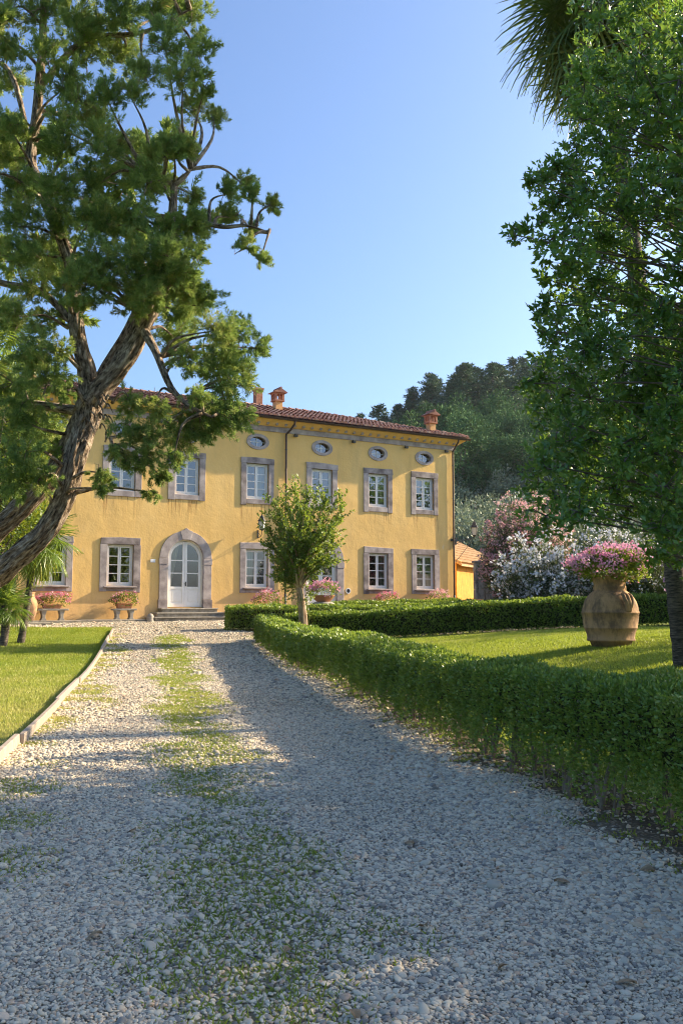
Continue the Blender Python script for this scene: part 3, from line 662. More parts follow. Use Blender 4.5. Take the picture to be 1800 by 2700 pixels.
# stone band, cornice, corbels, gutter, downpipes
VB().box(XL - .03, XR + .03, -.05, -.002, 8.94, 9.17).build('stone_band', M['stone'], villa, bevel=.01)
VB().prism([(0, 0)], 0, 0) if False else None
cb = VB(); cb.add([(XL, -.09, 9.172), (XR + .09, -.09, 9.172), (XR + .42, -.42, 9.40), (XL, -.42, 9.40), (XL, .0, 9.172), (XR, .0, 9.172), (XR, .0, 9.42), (XL, 0, 9.42), (XL, -.42, 9.46), (XR + .42, -.42, 9.46)],
        [(0,1,2,3), (3,2,9,8), (4,5,1,0), (7,8,9,6)]); 
cb.add([(XR + .09, -.09, 9.172), (XR + .09, DEP, 9.172), (XR + .42, DEP, 9.40), (XR + .42, -.42, 9.40), (XR + .42, DEP, 9.46), (XR + .42, -.42, 9.46)], [(0,1,2,3), (3,2,4,5)])
cb.build('cornice', M['plaster'], villa)
cor = VB().prism([(-.055, 9.20), (.055, 9.20), (.055, 9.31), (-.055, 9.31)], -.27, -.10).build('corbel', M['stone'], villa, bevel=.01)
x = XL + .3; first = True
while x < XR + .1:
    o = cor if first else cor.copy()
    if not first: COL.objects.link(o)
    o.location.x = x; first = False; x += .43
g = VB(); ga = np.linspace(math.pi, 2 * math.pi, 8)
V = []
for xx in np.linspace(XL - .4, XR + .56, 30):
    sag = .008 * math.sin(xx * .9)
    for a in ga: V.append((xx, -.56 + .075 * math.cos(a), 9.47 + sag + .075 * math.sin(a)))
g.add(V, [(i*8+k, i*8+k+1, i*8+9+k, i*8+8+k) for i in range(29) for k in range(7)]).build('gutter', M['pipe'], villa, smooth=True)
def downpipe(x, ztop=9.4, skew=0):
    P = [(x + skew, -.56, ztop), (x + skew, -.52, ztop - .12), (x + skew * .6, -.28, ztop - .35), (x, -.09, ztop - .52), (x, -.085, ztop - .7), (x, -.085, 4), (x, -.085, 1.0)]
    d = VB().tube(P, .045, 10).build('downpipe', M['pipe'], villa, smooth=True)
    for z in (8.2, 6.6, 4.9, 3.1): VB().tube([(x, -.085, z - .02), (x, -.085, z + .02)], .055, 10).build('bracket', M['iron'], d)
    VB().tube([(x, -.085, .9), (x, -.085, 2.0)], .056, 10).build('iron_shoe', M['iron'], d, smooth=True)
downpipe(4.45, skew=.18); downpipe(13.42, skew=.0)
# roof: hipped, pantiles
PI_ = math.tan(R(16.5)); E0, ZE = -.60, 9.50; HD = DEP / 2 + .6
xl, xr, yr, zr = XL - .5, XR + .62, E0 + HD, ZE + PI_ * HD
rf = VB().add([(xl, E0, ZE), (xr, E0, ZE), (xr, DEP + .6, ZE), (xl, DEP + .6, ZE), (xl + HD, yr, zr), (xr - HD, yr, zr)], [(0,1,5,4), (1,2,5), (2,3,4,5), (3,0,4), (0,3,2,1)]).build('roof', M['tile'], villa)
def tile_geo(x, t, L, r, dz=0, jit=0, n=5):
    V = []; sl = 1 / math.sqrt(1 + PI_ * PI_)
    for k, (d, rr) in enumerate(((0, r * 1.08), (L, r * .86))):
        y = E0 + (t + d * sl); z = ZE + PI_ * (t + d * sl) + dz - (.02 if k else 0)
        for a in np.linspace(0, math.pi, n): V.append((x + jit * (1 - k) + rr * math.cos(a), y - PI_ * .3 * rr * math.sin(a), z + rr * .9 * math.sin(a)))
    Fc = [(i, i+1, n+i+1, n+i) for i in range(n-1)]; return V, Fc
pt = .205; nx = int((xr - xl) / pt); rest = VB()
for i in range(nx):
    x = xl + (i + .5) * pt
    V, Fc = tile_geo(x, -.05 + rng.uniform(-.02, .02), .44, .085, .045, rng.normal() * .012, 7)
    VB().add(V, Fc + [tuple(range(6, -1, -1))]).build('roof_tile', M['tile'], rf, smooth=False)
    tm = min(x - xl, xr - x, HD) - .05; t = .32; row = 1
    while t < tm:
        V, Fc = tile_geo(x, t, .42, .085, .05 + rng.uniform(0, .02), rng.normal() * .016); rest.add(V, Fc); t += .34
o = rest.build('roof_tiles', M['tile'], rf); o['kind'] = 'stuff'
for P0, P1 in (((xl + HD, yr, zr), (xr - HD, yr, zr)), ((xr - HD, yr, zr), (xr, E0, ZE)), ((xl + HD, yr, zr), (xl, E0, ZE))):
    P0, P1 = np.array(P0), np.array(P1); Ln = np.linalg.norm(P1 - P0); D_ = (P1 - P0) / Ln; S_ = np.cross(D_, (0, 0, 1)); S_ /= np.linalg.norm(S_); U_ = np.cross(S_, D_)
    for k in range(int(Ln / .40)):
        V = []
        for d, rr in ((k * .40, .125), (k * .40 + .46, .10)):
            for a in np.linspace(0, math.pi, 7): V.append(P0 + D_ * d + S_ * rr * math.cos(a) + U_ * (rr * math.sin(a) + .05 - (.03 if rr < .11 else 0)))
        VB().add(V, [(i, i+1, 8+i, 7+i) for i in range(6)] + [(6,5,4,3,2,1,0)]).build('ridge_tile', M['tile'], rf)
def roof_z(y): return ZE + PI_ * (y - E0)
def chimney(x, y, wd, h, hood, mat):
    z = roof_z(y); w2 = wd / 2
    c = VB().box(x-w2, x+w2, y-w2, y+w2, z-.3, z+h).build('chimney', mat, rf, bevel=.01)
    if hood:
        p = VB(); t = z + h; k = w2 + .07
        p.box(x-k, x+k, y-k, y+k, t, t+.07)
        for sx in (-1, 0, 1):
            for sy in (-1, 0, 1):
                if sx == 0 and sy == 0: continue
                q = .05 if sx and sy else .028; p.box(x+sx*(k-.06)-q, x+sx*(k-.06)+q, y+sy*(k-.06)-q, y+sy*(k-.06)+q, t+.07, t+.34)
        p.box(x-k, x+k, y-k, y+k, t+.34, t+.41); p.build('chimney_pot', M['brick'], c)
        e = k + .10
        VB().add([(x-e, y-e, t+.40), (x+e, y-e, t+.40), (x+e, y+e, t+.40), (x-e, y+e, t+.40), (x, y-e, t+.62), (x, y+e, t+.62), (x-e, y-e, t+.43), (x+e, y-e, t+.43), (x+e, y+e, t+.43), (x-e, y+e, t+.43)],
                 [(0,3,2,1), (6,0,1,7,4), (2,3,9,5,8), (7,8,5,4), (9,6,4,5), (1,2,8,7), (3,0,6,9)]).build('chimney_cap', M['tile'], c)
        VB().tube([(x, y-e-.02, t+.62), (x, y+e+.02, t+.62)], .055, 8).build('cap_ridge', M['tile'], c)
    else:
        p = VB(); p.box(x-w2-.03, x+w2+.03, y-w2-.03, y+w2+.03, z+h-.1, z+h-.03).box(x-w2-.05, x+w2+.05, y-w2-.05, y+w2+.05, z+h-.03, z+h+.05); p.build('chimney_head', M['brick'], c)
chimney(5.65, 3.2, .36, .45, True, M['chim']); chimney(5.75, 5.6, .36, .85, False, M['brick']); chimney(12.75, .75, .34, .42, True, M['chim']); chimney(-5.5, 4, .46, .62, True, M['chim'])
VB().tube([(13.3, 1.4, roof_z(1.4) - .2), (13.3, 1.4, roof_z(1.4) + .38)], .085, 10).build('flue_pipe', M['stone'], rf)
# spotlights under the band, plaque, vent
for x in (-4.0, -1.2, 1.7, 4.9, 7.84, 10.7, 13.02):
    s = VB().box(x - .075, x + .075, -.19, -.05, 8.80, 8.90).box(x - .02, x + .02, -.06, -.002, 8.84, 8.96); s.build('spotlight', M['iron'], villa, bevel=.01)
VB().box(-1.47, -1.27, -.02, -.002, 3.20, 3.33).build('plaque', M['plaque'], villa, bevel=.004)
t = np.linspace(0, 2 * np.pi, 25)[:-1]
v_ = VB().band([(7.6 + .09 * math.cos(a), 2.15 + .09 * math.sin(a)) for a in t], [(7.6 + .125 * math.cos(a), 2.15 + .125 * math.sin(a)) for a in t], -.03, -.002, closed=True).build('wall_vent', M['plaque'], villa)
VB().prism([(7.6 + .089 * math.cos(a), 2.15 + .089 * math.sin(a)) for a in t], -.012, -.002).build('vent_cover', M['iron'], v_)
# paving strip at the foot of the wall, left of the steps
def fworld(s, off, z): p = fac_xy(s, off); return np.array([p[0], p[1], z])
pv = bpy.data.objects.new('paving_strip', None); COL.objects.link(pv); pv['kind'] = 'structure'; pv.location = villa.location; pv.rotation_euler = villa.rotation_euler
for s0, s1, d, h in ((-9.3, -4.35, 1.25, .98), (-4.34, -3.5, 1.0, 1.0), (-3.49, -1.7, .95, 1.0), (-9.6, -5.6, 1.9, .93)):
    VB().box(s0, s1 - .008, -d, -.004 if d < 1.5 else -1.262, .6, h - .02).build('slab', M['step'], pv, bevel=.015)

# ------------------------------------------------------------------ lanterns
def lantern(root, cx, cy, cz, s=1.0):
    b = B(); hw, tw, h = .11 * s, .15 * s, .34 * s
    b.lathe([(.04*s, -.06*s), (.05*s, -.03*s), (hw*1.15, 0), (hw*1.15, .02*s)], 4, (cx, cy, cz)); b.build('lantern_base', M['iron'], root)
    fr = B()
    for k in range(4):
        a = math.pi / 2 * k; c_, s_ = math.cos(a), math.sin(a); fr.tube([(cx + hw*1.1*c_, cy + hw*1.1*s_, cz + .02*s), (cx + tw*1.1*c_, cy + tw*1.1*s_, cz + h)], .011 * s, 5)
    fr.build('lantern_frame', M['iron'], root)
    g = B().lathe([(hw*1.02, .02*s), (tw*1.02, h - .005)], 4, (cx, cy, cz)); g.build('lantern_glass', M['lampglass'], root)
    r = B().lathe([(tw*1.35, h), (tw*1.3, h+.03*s), (tw*.75, h+.13*s), (tw*.7, h+.18*s), (tw*.35, h+.24*s), (.02*s, h+.27*s), (.025*s, h+.31*s), (.005, h+.34*s)], 4, (cx, cy, cz)); r.build('lantern_roof', M['iron'], root)
p = fac_xy(3.18, 0)
ln = thing('wall_lantern', 'black iron lantern on a scrolled bracket above the blind-covered window', 'lantern', (p[0], p[1], 4.55), villa.rotation_euler.z)
B().box(-.03, .03, -.03, .002, -.22, .12).tube(catmull([(0, -.02, -.15), (0, -.16, -.19), (0, -.34, -.12), (0, -.40, 0.02), (0, -.40, .06)], 5), .016, 6).tube(catmull([(0, -.02, .05), (0, -.12, -.02), (0, -.25, -.12)], 4), .011, 6).build('wall_bracket', M['iron'], ln)
lantern(ln, 0, -.40, .12, 1.0)
p = fac_xy(13.55, 0)
ln = thing('wall_lantern', 'grey iron lantern on a long arm at the corner of the house', 'lantern', (p[0], p[1], 4.6), villa.rotation_euler.z)
B().box(-.26, .03, -.05, -.002, -.03, .07).box(.002, .05, -.06, .2, -.2, .12).tube(catmull([(.03, .02, -.05), (.5, -.02, .06), (1.05, -.05, .17), (1.15, -.05, .22)], 6), .026, 6).tube(catmull([(.03, .02, -.16), (.3, 0, -.08), (.62, -.02, .04), (.95, -.05, .10)], 6), .018, 6)\
   .tube([(.04, .02, -1.0), (.5, 0, -.55), (1.05, -.05, .12)], .014, 5).build('wall_bracket', M['iron'], ln)
lantern(ln, 1.15, -.05, .28, 1.15)

# ------------------------------------------------------------------ flowers and pots
def ellip(n, c, r, shell=.35, top=True):
    d = rdir(n)
    if top: d[:, 2] = np.abs(d[:, 2]) * np.where(rng.uniform(size=n) < .8, 1, -.6)
    lump = 1 + .26 * snoise(d, 2.6, 77) + .14 * snoise(d, 6, 78)
    return np.array(c) + d * np.array(r) * lump[:, None] * (1 - shell * rng.uniform(size=(n, 1))), d
def flower_mass(root, c, r, nl, nf, leafm, flm, ls=.05, fs=.045, droop=0, ftop=.0):
    P, d = ellip(nl, c, r); D = unit(d + rdir(nl) * .7); V, T = kites(P, D, ls * rng.uniform(.7, 1.3, nl), ls * .8)
    trimesh('foliage', V, T, leafm, root, np.repeat(np.clip(rng.normal(size=nl) * .25 + .5, 0, 1), 2), True)
    nc = max(6, nf // 9); P, d = ellip(nc, c, np.array(r) * 1.04, .1); P = P + np.array([0, 0, 1.0]) * fs * rng.uniform(.2, 1.2, (nc, 1))
    k = rng.uniform(size=nc) < np.clip(.35 + d[:, 2] + ftop, .12, 1); P, d = P[k], d[k]; nc = len(P)
    Q = np.repeat(P, 9, 0) + rng.normal(size=(nc * 9, 3)) * fs * .75; D = unit(np.repeat(d, 9, 0) + rdir(nc * 9) * 1.0)
    V, T = kites(Q, D, fs * rng.uniform(.6, 1.1, len(Q)), fs * .8, .1, .6)
    trimesh('flowers', V, T, flm, root, np.repeat(np.clip(np.repeat(rng.uniform(size=nc), 9) + rng.normal(size=len(Q)) * .15, 0, 1), 2), True)

# the big jar on the lawn
jx, jy = at(1610, 1703, 17.5)[:2]; jz = gz(jx, jy)
jr = thing('terracotta_jar', 'huge banded weathered terracotta jar full of pink geraniums on the lawn', 'jar', (jx, jy, jz), R(35))
k = .00148
pr = [(235, 1345), (262, 1275), (296, 1268), (300, 1250), (292, 1238), (300, 1180), (326, 1112), (336, 1104), (330, 1094), (345, 1000), (352, 925), (363, 918), (362, 902), (352, 892), (346, 850), (322, 770), (290, 715), (250, 668), (212, 640), (200, 628), (206, 600), (204, 580), (196, 570), (197, 550), (210, 500), (226, 425), (232, 412), (222, 408), (210, 430), (196, 480), (190, 540)]
prof = [(r * k, (1345 - z) * k) for r, z in pr]
wob = lambda a, z: .006 * math.sin(3 * a + z * 4) + .004 * math.sin(7 * a + 2)
B().lathe(prof, 48, wob=wob).build('jar_body', M['jar'], jr, smooth=True)
B().lathe([(0.28, .0), (.285, .01)], 24, (0, 0, 1.25)).build('soil', M['twig'], jr)
hb = B(); a0 = math.atan2(-1, .42) - R(35)        # lug handle facing the drive
for j, da in enumerate((-.17, -.02, .13)):
    aa = a0 + da; P = [((r) * math.cos(aa + s_), (r) * math.sin(aa + s_), z) for r, z, s_ in ((.46, .98, 0), (.505, .96, 0), (.535, .90, .0), (.55, .82, .02 - .05*(j-1)), (.53, .74, .03 - .09*(j-1)), (.515, .68, .03 - .12*(j-1)))]
    hb.tube(catmull(P, 4), np.linspace(.030, .05, 21), 8)
hb.build('lug_handle', M['jar'], jr, smooth=True)
flower_mass(jr, (0, 0, 1.44), (.70, .66, .40), 5200, 2500, M['geranium'], M['pink'], .055, .055, ftop=.35)
for sx in (-1, 1):
    pass
# benches and pots along the facade
def bench(s, half, label):
    p = fac_xy(s, .42); z = 0.96
    b = thing('stone_bench', label, 'bench', (p[0], p[1], z), villa.rotation_euler.z)
    B().box(-half, half, -.19, .19, .36, .43).build('seat_slab', M['concrete'], b, bevel=.015)
    for sx in (-1, 1):
        x = sx * half * .58
        B().prism([(x-.10, 0), (x+.10, 0), (x+.085, .05), (x+.055, .10), (x+.06, .22), (x+.09, .30), (x+.10, .362), (x-.10, .362), (x-.09, .30), (x-.06, .22), (x-.055, .10), (x-.085, .05)], -.15, .15).build('leg', M['concrete'], b, bevel=.008)
    return b
bench(-5.3, .56, 'stone bench beside the tall dark jar, hidden under pink flowers'); bench(-2.62, .46, 'small stone bench under the window beside the arched door')
def planter(s, off, z, half, d, h, label, leafn, fln, flm, r, rect=True, name='flower_trough', cat='flower pot', leafm=None):
    p = fac_xy(s, off); o = thing(name, label, cat, (p[0], p[1], z), villa.rotation_euler.z)
    if rect:
        b = B(); b.add([(-half*.85,-d*.8,0),(half*.85,-d*.8,0),(half*.85,d*.8,0),(-half*.85,d*.8,0),(-half,-d,h),(half,-d,h),(half,d,h),(-half,d,h)], [(0,3,2,1),(4,5,6,7),(0,1,5,4),(1,2,6,5),(2,3,7,6),(3,0,4,7)])
        b.box(-half-.015, half+.015, -d-.015, d+.015, h-.045, h+.005).build('trough', M['pot'], o, bevel=.008)
    else:
        B().lathe([(half*.55, 0), (half*.62, .02), (half*.9, h*.85), (half*1.05, h*.88), (half*1.05, h), (half*.92, h), (half*.85, h*.9)], 20).build('pot', M['pot'], o, smooth=True)
    flower_mass(o, (0, 0, h + .06), r, leafn, fln, leafm or M['geranium'], flm, .06, .05)
    return o
planter(-5.32, .42, 1.39, .34, .15, .16, 'trough of bright pink flowers on the bench beside the tall dark jar', 600, 1500, M['mixpink'], (.62, .30, .30))
planter(-2.62, .42, 1.39, .30, .15, .20, 'terracotta trough with dark leaves and few pink flowers on the small bench', 800, 520, M['mixpink'], (.54, .28, .32), leafm=M['shrub'])
planter(3.3, .6, .93, .28, .28, .62, 'pink flowering pot under the blind-covered window', 700, 1300, M['mixpink'], (.58, .42, .46), False, 'flower_pot')
planter(9.25, .6, .95, .28, .28, .72, 'low crimson and pink flowers under the window right of the second arched door', 500, 1100, M['mixpink'], (.6, .4, .30), False, 'flower_pot')
planter(12.05, .6, .95, .28, .28, .74, 'pale pink flowers under the last ground floor window by the corner', 500, 1200, M['palepink'], (.56, .4, .40), False, 'flower_pot')
p = fac_xy(1.66, 1.0); o = thing('terracotta_bowl', 'small empty terracotta bowl on a stand beside the front steps', 'flower pot', (p[0], p[1], .95))
B().lathe([(.12, 0), (.12, .04), (.05, .08), (.045, .2), (.09, .24), (.16, .34), (.24, .42), (.26, .43), (.26, .47), (.23, .47), (.14, .36), (.02, .32)], 20).build('bowl', M['pot'], o, smooth=True)
B().lathe([(.2, -.06), (.2, .003)], 12).build('plinth', M['step'], o)
p = fac_xy(-1.78, 1.05); o = thing('guard_stone', 'rough worn guard stone at the corner of the front steps', 'stone', (p[0], p[1], gz(*p)))
B().lathe([(.13, -.1), (.135, .08), (.12, .2), (.10, .27), (.05, .31), (.005, .315)], 9, wob=lambda a, z: .09 * math.sin(2 * a + 5 * z)).build('stone', M['concrete'], o, smooth=True)
p = fac_xy(-6.2, .5); o = thing('terracotta_jar', 'tall dark brown terracotta jar against the villa wall beside the palms', 'jar', (p[0], p[1], .95))
B().lathe([(.20, 0), (.25, .04), (.30, .2), (.35, .42), (.36, .6), (.32, .75), (.24, .84), (.22, .87), (.24, .90), (.22, .93), (.23, .99), (.26, 1.02), (.25, 1.04), (.2, 1.0), (.18, .9)], 28).build('jar_body', M['jar'], o, smooth=True)
# flower bowl on a stone pedestal in the parterre
q = at(852, 1590, 34.0); qz = gz(q[0], q[1])
o = thing('stone_urn', 'wide terracotta bowl of pink flowers on a rounded stone pedestal among the hedges', 'urn', (q[0], q[1], qz))
B().lathe([(.30, -.05), (.30, .12), (.2, .16), (.17, .3), (.17, .5), (.24, .62), (.40, .68), (.44, .76), (.40, .84), (.28, .88)], 24).build('pedestal', M['concrete'], o, smooth=True)
B().lathe([(.22, .88), (.26, .90), (.38, 1.02), (.43, 1.10), (.45, 1.12), (.40, 1.12)], 24).build('bowl', M['pot'], o, smooth=True)
flower_mass(o, (0, 0, 1.22), (.56, .50, .36), 1100, 900, M['geranium'], M['pink'], .06, .06, ftop=.1)

# ------------------------------------------------------------------ hedges
def hedge(label, path, wd, hts, lo_open=.0, stems=True, close=False, core0=.15, size=None, cover=1.9):
    path = catmull(np.array(path, float), 8); seg = np.linalg.norm(np.diff(path, axis=0), axis=1); Ls = np.r_[0, np.cumsum(seg)]; Lt = Ls[-1]
    px = lambda s: np.c_[np.interp(s, Ls, path[:, 0]), np.interp(s, Ls, path[:, 1])]
    tn = lambda s: unit(px(np.minimum(s + .05, Lt)) - px(np.maximum(s - .05, 0)))
    hh = lambda s: np.interp(s, np.linspace(0, Lt, len(hts)), hts)
    c0 = px(np.array([Lt / 2]))[0]; rz_ = gz(*c0); root = thing('box_hedge', label, 'hedge', (c0[0], c0[1], rz_))
    off = np.array([c0[0], c0[1], rz_]); parts = []; tint = []
    per = wd + 1.9 * float(np.mean(hts))
    bins = np.linspace(0, Lt, max(2, int(Lt / 1.0)) + 1)
    for s0, s1 in zip(bins[:-1], bins[1:]):
        dist = np.linalg.norm(px(np.array([(s0 + s1) / 2]))[0]); L = size or float(np.clip(.0036 * dist, .034, .085))
        n = int(cover * (s1 - s0) * per / (.30 * L * L))
        s = rng.uniform(s0, s1, n); h = hh(s); T = tn(s); S = np.c_[T[:, 1], -T[:, 0]]       # S: right-hand side
        f = rng.uniform(0, 1, n) * (wd + 2 * h); sd = np.where(f < h, -1, np.where(f < h + wd, 0, 1))
        tz = np.where(sd == -1, f, np.where(sd == 1, f - h - wd, h)); tx = np.where(sd == 0, f - h - wd / 2, sd * wd / 2)
        dep = rng.exponential(.035, n); q = np.c_[s, tx * 1.3, tz]
        bmp = .05 * snoise(q, 2.2, 41) + .04 * snoise(q, 7, 42) + .03 * snoise(q, 17, 43)
        rnd = np.clip(1 - ((np.abs(tx) / (wd / 2)) ** 4) * .06, 0, 1)
        nx_ = np.where(sd == 0, 0, sd); nz_ = np.where(sd == 0, 1.0, .12)
        bul = np.where(sd != 0, .04 * np.sin(np.clip(tz / h, 0, 1) * 3.1), 0)
        xo = tx + nx_ * (bmp + bul - dep); zo = np.where(sd == 0, tz * rnd + bmp - dep, tz * .985)
        if lo_open > 0:
            fl = np.clip(zo / np.maximum(h, .1) / lo_open, 0, 1); kp = rng.uniform(size=n) < (.03 + .97 * fl ** 2.2 + .45 * np.maximum(0, snoise(np.c_[s, sd * 3.0], 3.5, 44)) * (fl > .25) * (1 - fl))
        else: kp = rng.uniform(size=n) < np.clip(zo / .1, .15, 1)
        s, S, T, xo, zo, nx_, nz_ = s[kp], S[kp], T[kp], xo[kp], zo[kp], nx_[kp], nz_[kp]; n = len(s)
        ctr = px(s); P = np.c_[ctr + S * xo[:, None], G(ctr[:, 0] + S[:, 0] * xo, ctr[:, 1] + S[:, 1] * xo) + zo]
        Nn = np.c_[S * nx_[:, None], nz_]
        D = unit(Nn + rdir(n) * .95 + np.array([0, 0, .35])); V, Tt = kites(P - off, D, L * rng.uniform(.7, 1.35, n), L * .62 * rng.uniform(.8, 1.2, n))
        parts.append((V, Tt)); tt = np.clip(.42 + rng.normal(size=n) * .2 + .16 * snoise(P, 1.6, 45) + .16 * snoise(P, 6, 46) + .22 * (rng.uniform(size=n) < .06) + np.where(nz_ > .5, .08, 0), 0, 1); tint.append(np.repeat(tt, 2))
    for e, sg in ((0, -1), (Lt, 1)):       # end caps
        L = size or float(np.clip(.0036 * np.linalg.norm(px(np.array([e]))[0]), .034, .085)); h = float(hh(np.array([e]))[0]); n = int(cover * wd * h / (.30 * L * L))
        T0 = tn(np.array([e]))[0] * sg; S0 = np.array([T0[1], -T0[0]]); a = rng.uniform(-wd/2, wd/2, n); z = rng.uniform(.04, h, n)
        q = np.c_[a, z]; c = px(np.array([e]))[0] + T0 * (.05 * snoise(q, 6, 47) - .06 * (np.abs(a) / wd * 2) ** 2 * 2 - rng.exponential(.03, n))[:, None] + S0 * a[:, None]
        P = np.c_[c, G(c[:, 0], c[:, 1]) + z]; D = unit(np.r_[T0, .3] + rdir(n) * .95); V, Tt = kites(P - off, D, L * rng.uniform(.7, 1.35, n), L * .62)
        parts.append((V, Tt)); tint.append(np.repeat(np.clip(.42 + rng.normal(size=n) * .18, 0, 1), 2))
    V, T = merge(parts); trimesh('foliage', V, T, M['box'], root, np.concatenate(tint), True)
    # solid box for the twig mass, inner shade put into its dark colour
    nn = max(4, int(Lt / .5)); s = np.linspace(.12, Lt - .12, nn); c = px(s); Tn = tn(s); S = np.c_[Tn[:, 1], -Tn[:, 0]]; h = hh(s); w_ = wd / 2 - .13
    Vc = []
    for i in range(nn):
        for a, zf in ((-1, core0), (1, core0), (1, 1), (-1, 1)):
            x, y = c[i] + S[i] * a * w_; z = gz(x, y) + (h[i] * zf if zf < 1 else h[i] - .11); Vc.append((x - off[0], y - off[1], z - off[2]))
    B().add(Vc, [(4*i+k_, 4*i+(k_+1) % 4, 4*i+4+(k_+1) % 4, 4*i+4+k_) for i in range(nn-1) for k_ in range(4)] + [(3,2,1,0), tuple(4*nn-4+k_ for k_ in range(4))]).build('shaded_core', M['core'], root)
    if stems:
        sp = .21 if lo_open > 0 else .35
        ns = int(Lt / sp); lim = 0
        for i in range(ns):
            s_ = (i + rng.uniform(.1, .9)) * sp; s_ = min(s_, Lt - .05); c_ = px(np.array([s_]))[0]; d_ = np.linalg.norm(c_)
            if d_ > 24 and rng.uniform() < .6: continue
            T_ = tn(np.array([s_]))[0]; S_ = np.array([T_[1], -T_[0]]); b_ = c_ + S_ * rng.uniform(-1.0, .5 if lo_open > 0 else .8) * (wd / 2 - .06); z_ = gz(*b_); h_ = float(hh(np.array([s_]))[0])
            st = B()
            for j in range(rng.integers(1, 4)):
                lat_ = float(np.clip((b_ - c_) @ S_ + rng.uniform(-.2, .2), -(wd / 2 - .13), wd / 2 - .13)); e_ = c_ + S_ * lat_ + T_ * rng.uniform(-.34, .34); P = [np.r_[b_ + T_ * .012 * j, z_ - .05], np.r_[b_ * .7 + e_ * .3 + rng.normal(size=2) * .02, z_ + h_ * .3], np.r_[e_ + rng.normal(size=2) * .02, z_ + h_ * .62], np.r_[e_ + rng.normal(size=2) * .03, z_ + h_ * .82]]
                st.tube(np.array([p_ - off for p_ in catmull(P, 3)]), np.linspace(.0165, .007, 10) * rng.uniform(.6, 1.25), 6)
            st.build('stem', M['stem'], root)
    return root
M['stem'] = simple('pale_woody_stem', (.13, .095, .065), (.33, .26, .185), 14, .9, .3)
M['core'] = simple('shaded_interior', (.025, .03, .012), (.06, .06, .028), 18, .95, .8, 30, .05)  # core colour kept very dark to stand for shade inside the hedge
W1 = .62
def hp(y, inset=W1 / 2, U=3.08): return (uline(U - .006 * max(0, y - 14), y) + inset, y)
hedge('long clipped box hedge along the gravel drive with bare stems showing at its foot', [(2.62, 3.2), hp(5.6, .38, 3.14), hp(8, .34, 3.1), hp(10.5), hp(14), hp(18), hp(22), hp(25.5), hp(27.9)], W1, [.96, .95, .92, .88, .86, .8, .78, .76, .76], lo_open=.44, core0=.48)
hedge('clipped box hedge crossing behind the lawn and the big jar', [(-1.75, 28.55), (0.3, 28.75), (3, 28.8), (6, 28.9), (9.5, 29.0), (13, 29.2)], .62, [.78, .86, .93, .95, .95, .95], core0=.12)
hedge('box hedge with a blunt rounded end facing the front steps', [(-3.95, 31.75), (-3.2, 31.9), (-1, 32.1), (2.2, 32.7), (6, 33.4), (9, 34)], .75, [.80, .82, .80, .80, .82, .82], core0=.12)
hedge('low box hedge nearest the villa wall under the ground floor windows', [(-.6, 36.9), (2, 38.2), (5.0, 39.8)], .6, [.72, .74, .78], stems=False, core0=.1)

# ------------------------------------------------------------------ trees
def fl_bark(a, i, seed): return 1 + .035 * math.sin(23 * a + i * .4) + .03 * math.sin(31 * a - i * .27 + seed) + .10 * math.sin(5 * a + i * .13 + seed) + .06 * math.sin(9 * a - i * .21 + 2 * seed) + .05 * math.sin(14 * a + i * .33)
def limb(b, pts, rad, n=10, k=5, flute=None, seed=0):
    P = catmull(pts, k); rad = np.asarray(rad) * (.7 if flute is fl_bark and seed != 4 else 1); r = np.interp(np.linspace(0, 1, len(P)), np.linspace(0, 1, len(rad)), rad); b.tube(P, r, n, True, flute, seed); return P
def plumes(c, r, ns, nl, L, W, outd, droop=0.0):
    """feathery twigs scattered through a clump, pointing outwards and up; returns leaflet triangles"""
    c = np.asarray(c, float); B0 = c + rdir(ns) * r * np.array([1, 1, .8]) * (rng.uniform(size=(ns, 1)) ** .5)
    ax = unit(rdir(ns) * .85 + outd * .55 + np.array([0, 0, .45 - droop]) + unit(B0 - c) * .35)
    ln_ = rng.uniform(.10, .24, ns) * (r / .28) ** .5; t = rng.uniform(0, 1, (ns, nl)); side = unit(np.cross(ax, rdir(ns))); sd2 = np.cross(ax, side)
    P = B0[:, None] + ax[:, None] * (ln_[:, None] * t)[..., None]
    ph = rng.uniform(0, 6.28, (ns, nl)); rad = unit(side[:, None] * np.cos(ph)[..., None] + sd2[:, None] * .55 * np.sin(ph)[..., None])
    wd = (ln_[:, None] * .26 * np.sin(np.clip(1.05 - t, 0, 1) * 2.2)) * rng.uniform(0, 1, (ns, nl)); P = P + rad * wd[..., None]; P[..., 2] -= droop * .25 * ln_[:, None] * t
    D = unit(ax[:, None] * 1.0 + rad * .75 + rng.normal(size=P.shape) * .25); P = P.reshape(-1, 3); D = D.reshape(-1, 3); n = len(P)
    V, T = blades(P, D, L * rng.uniform(.6, 1.4, n), W * rng.uniform(.7, 1.3, n)); return V, T, n

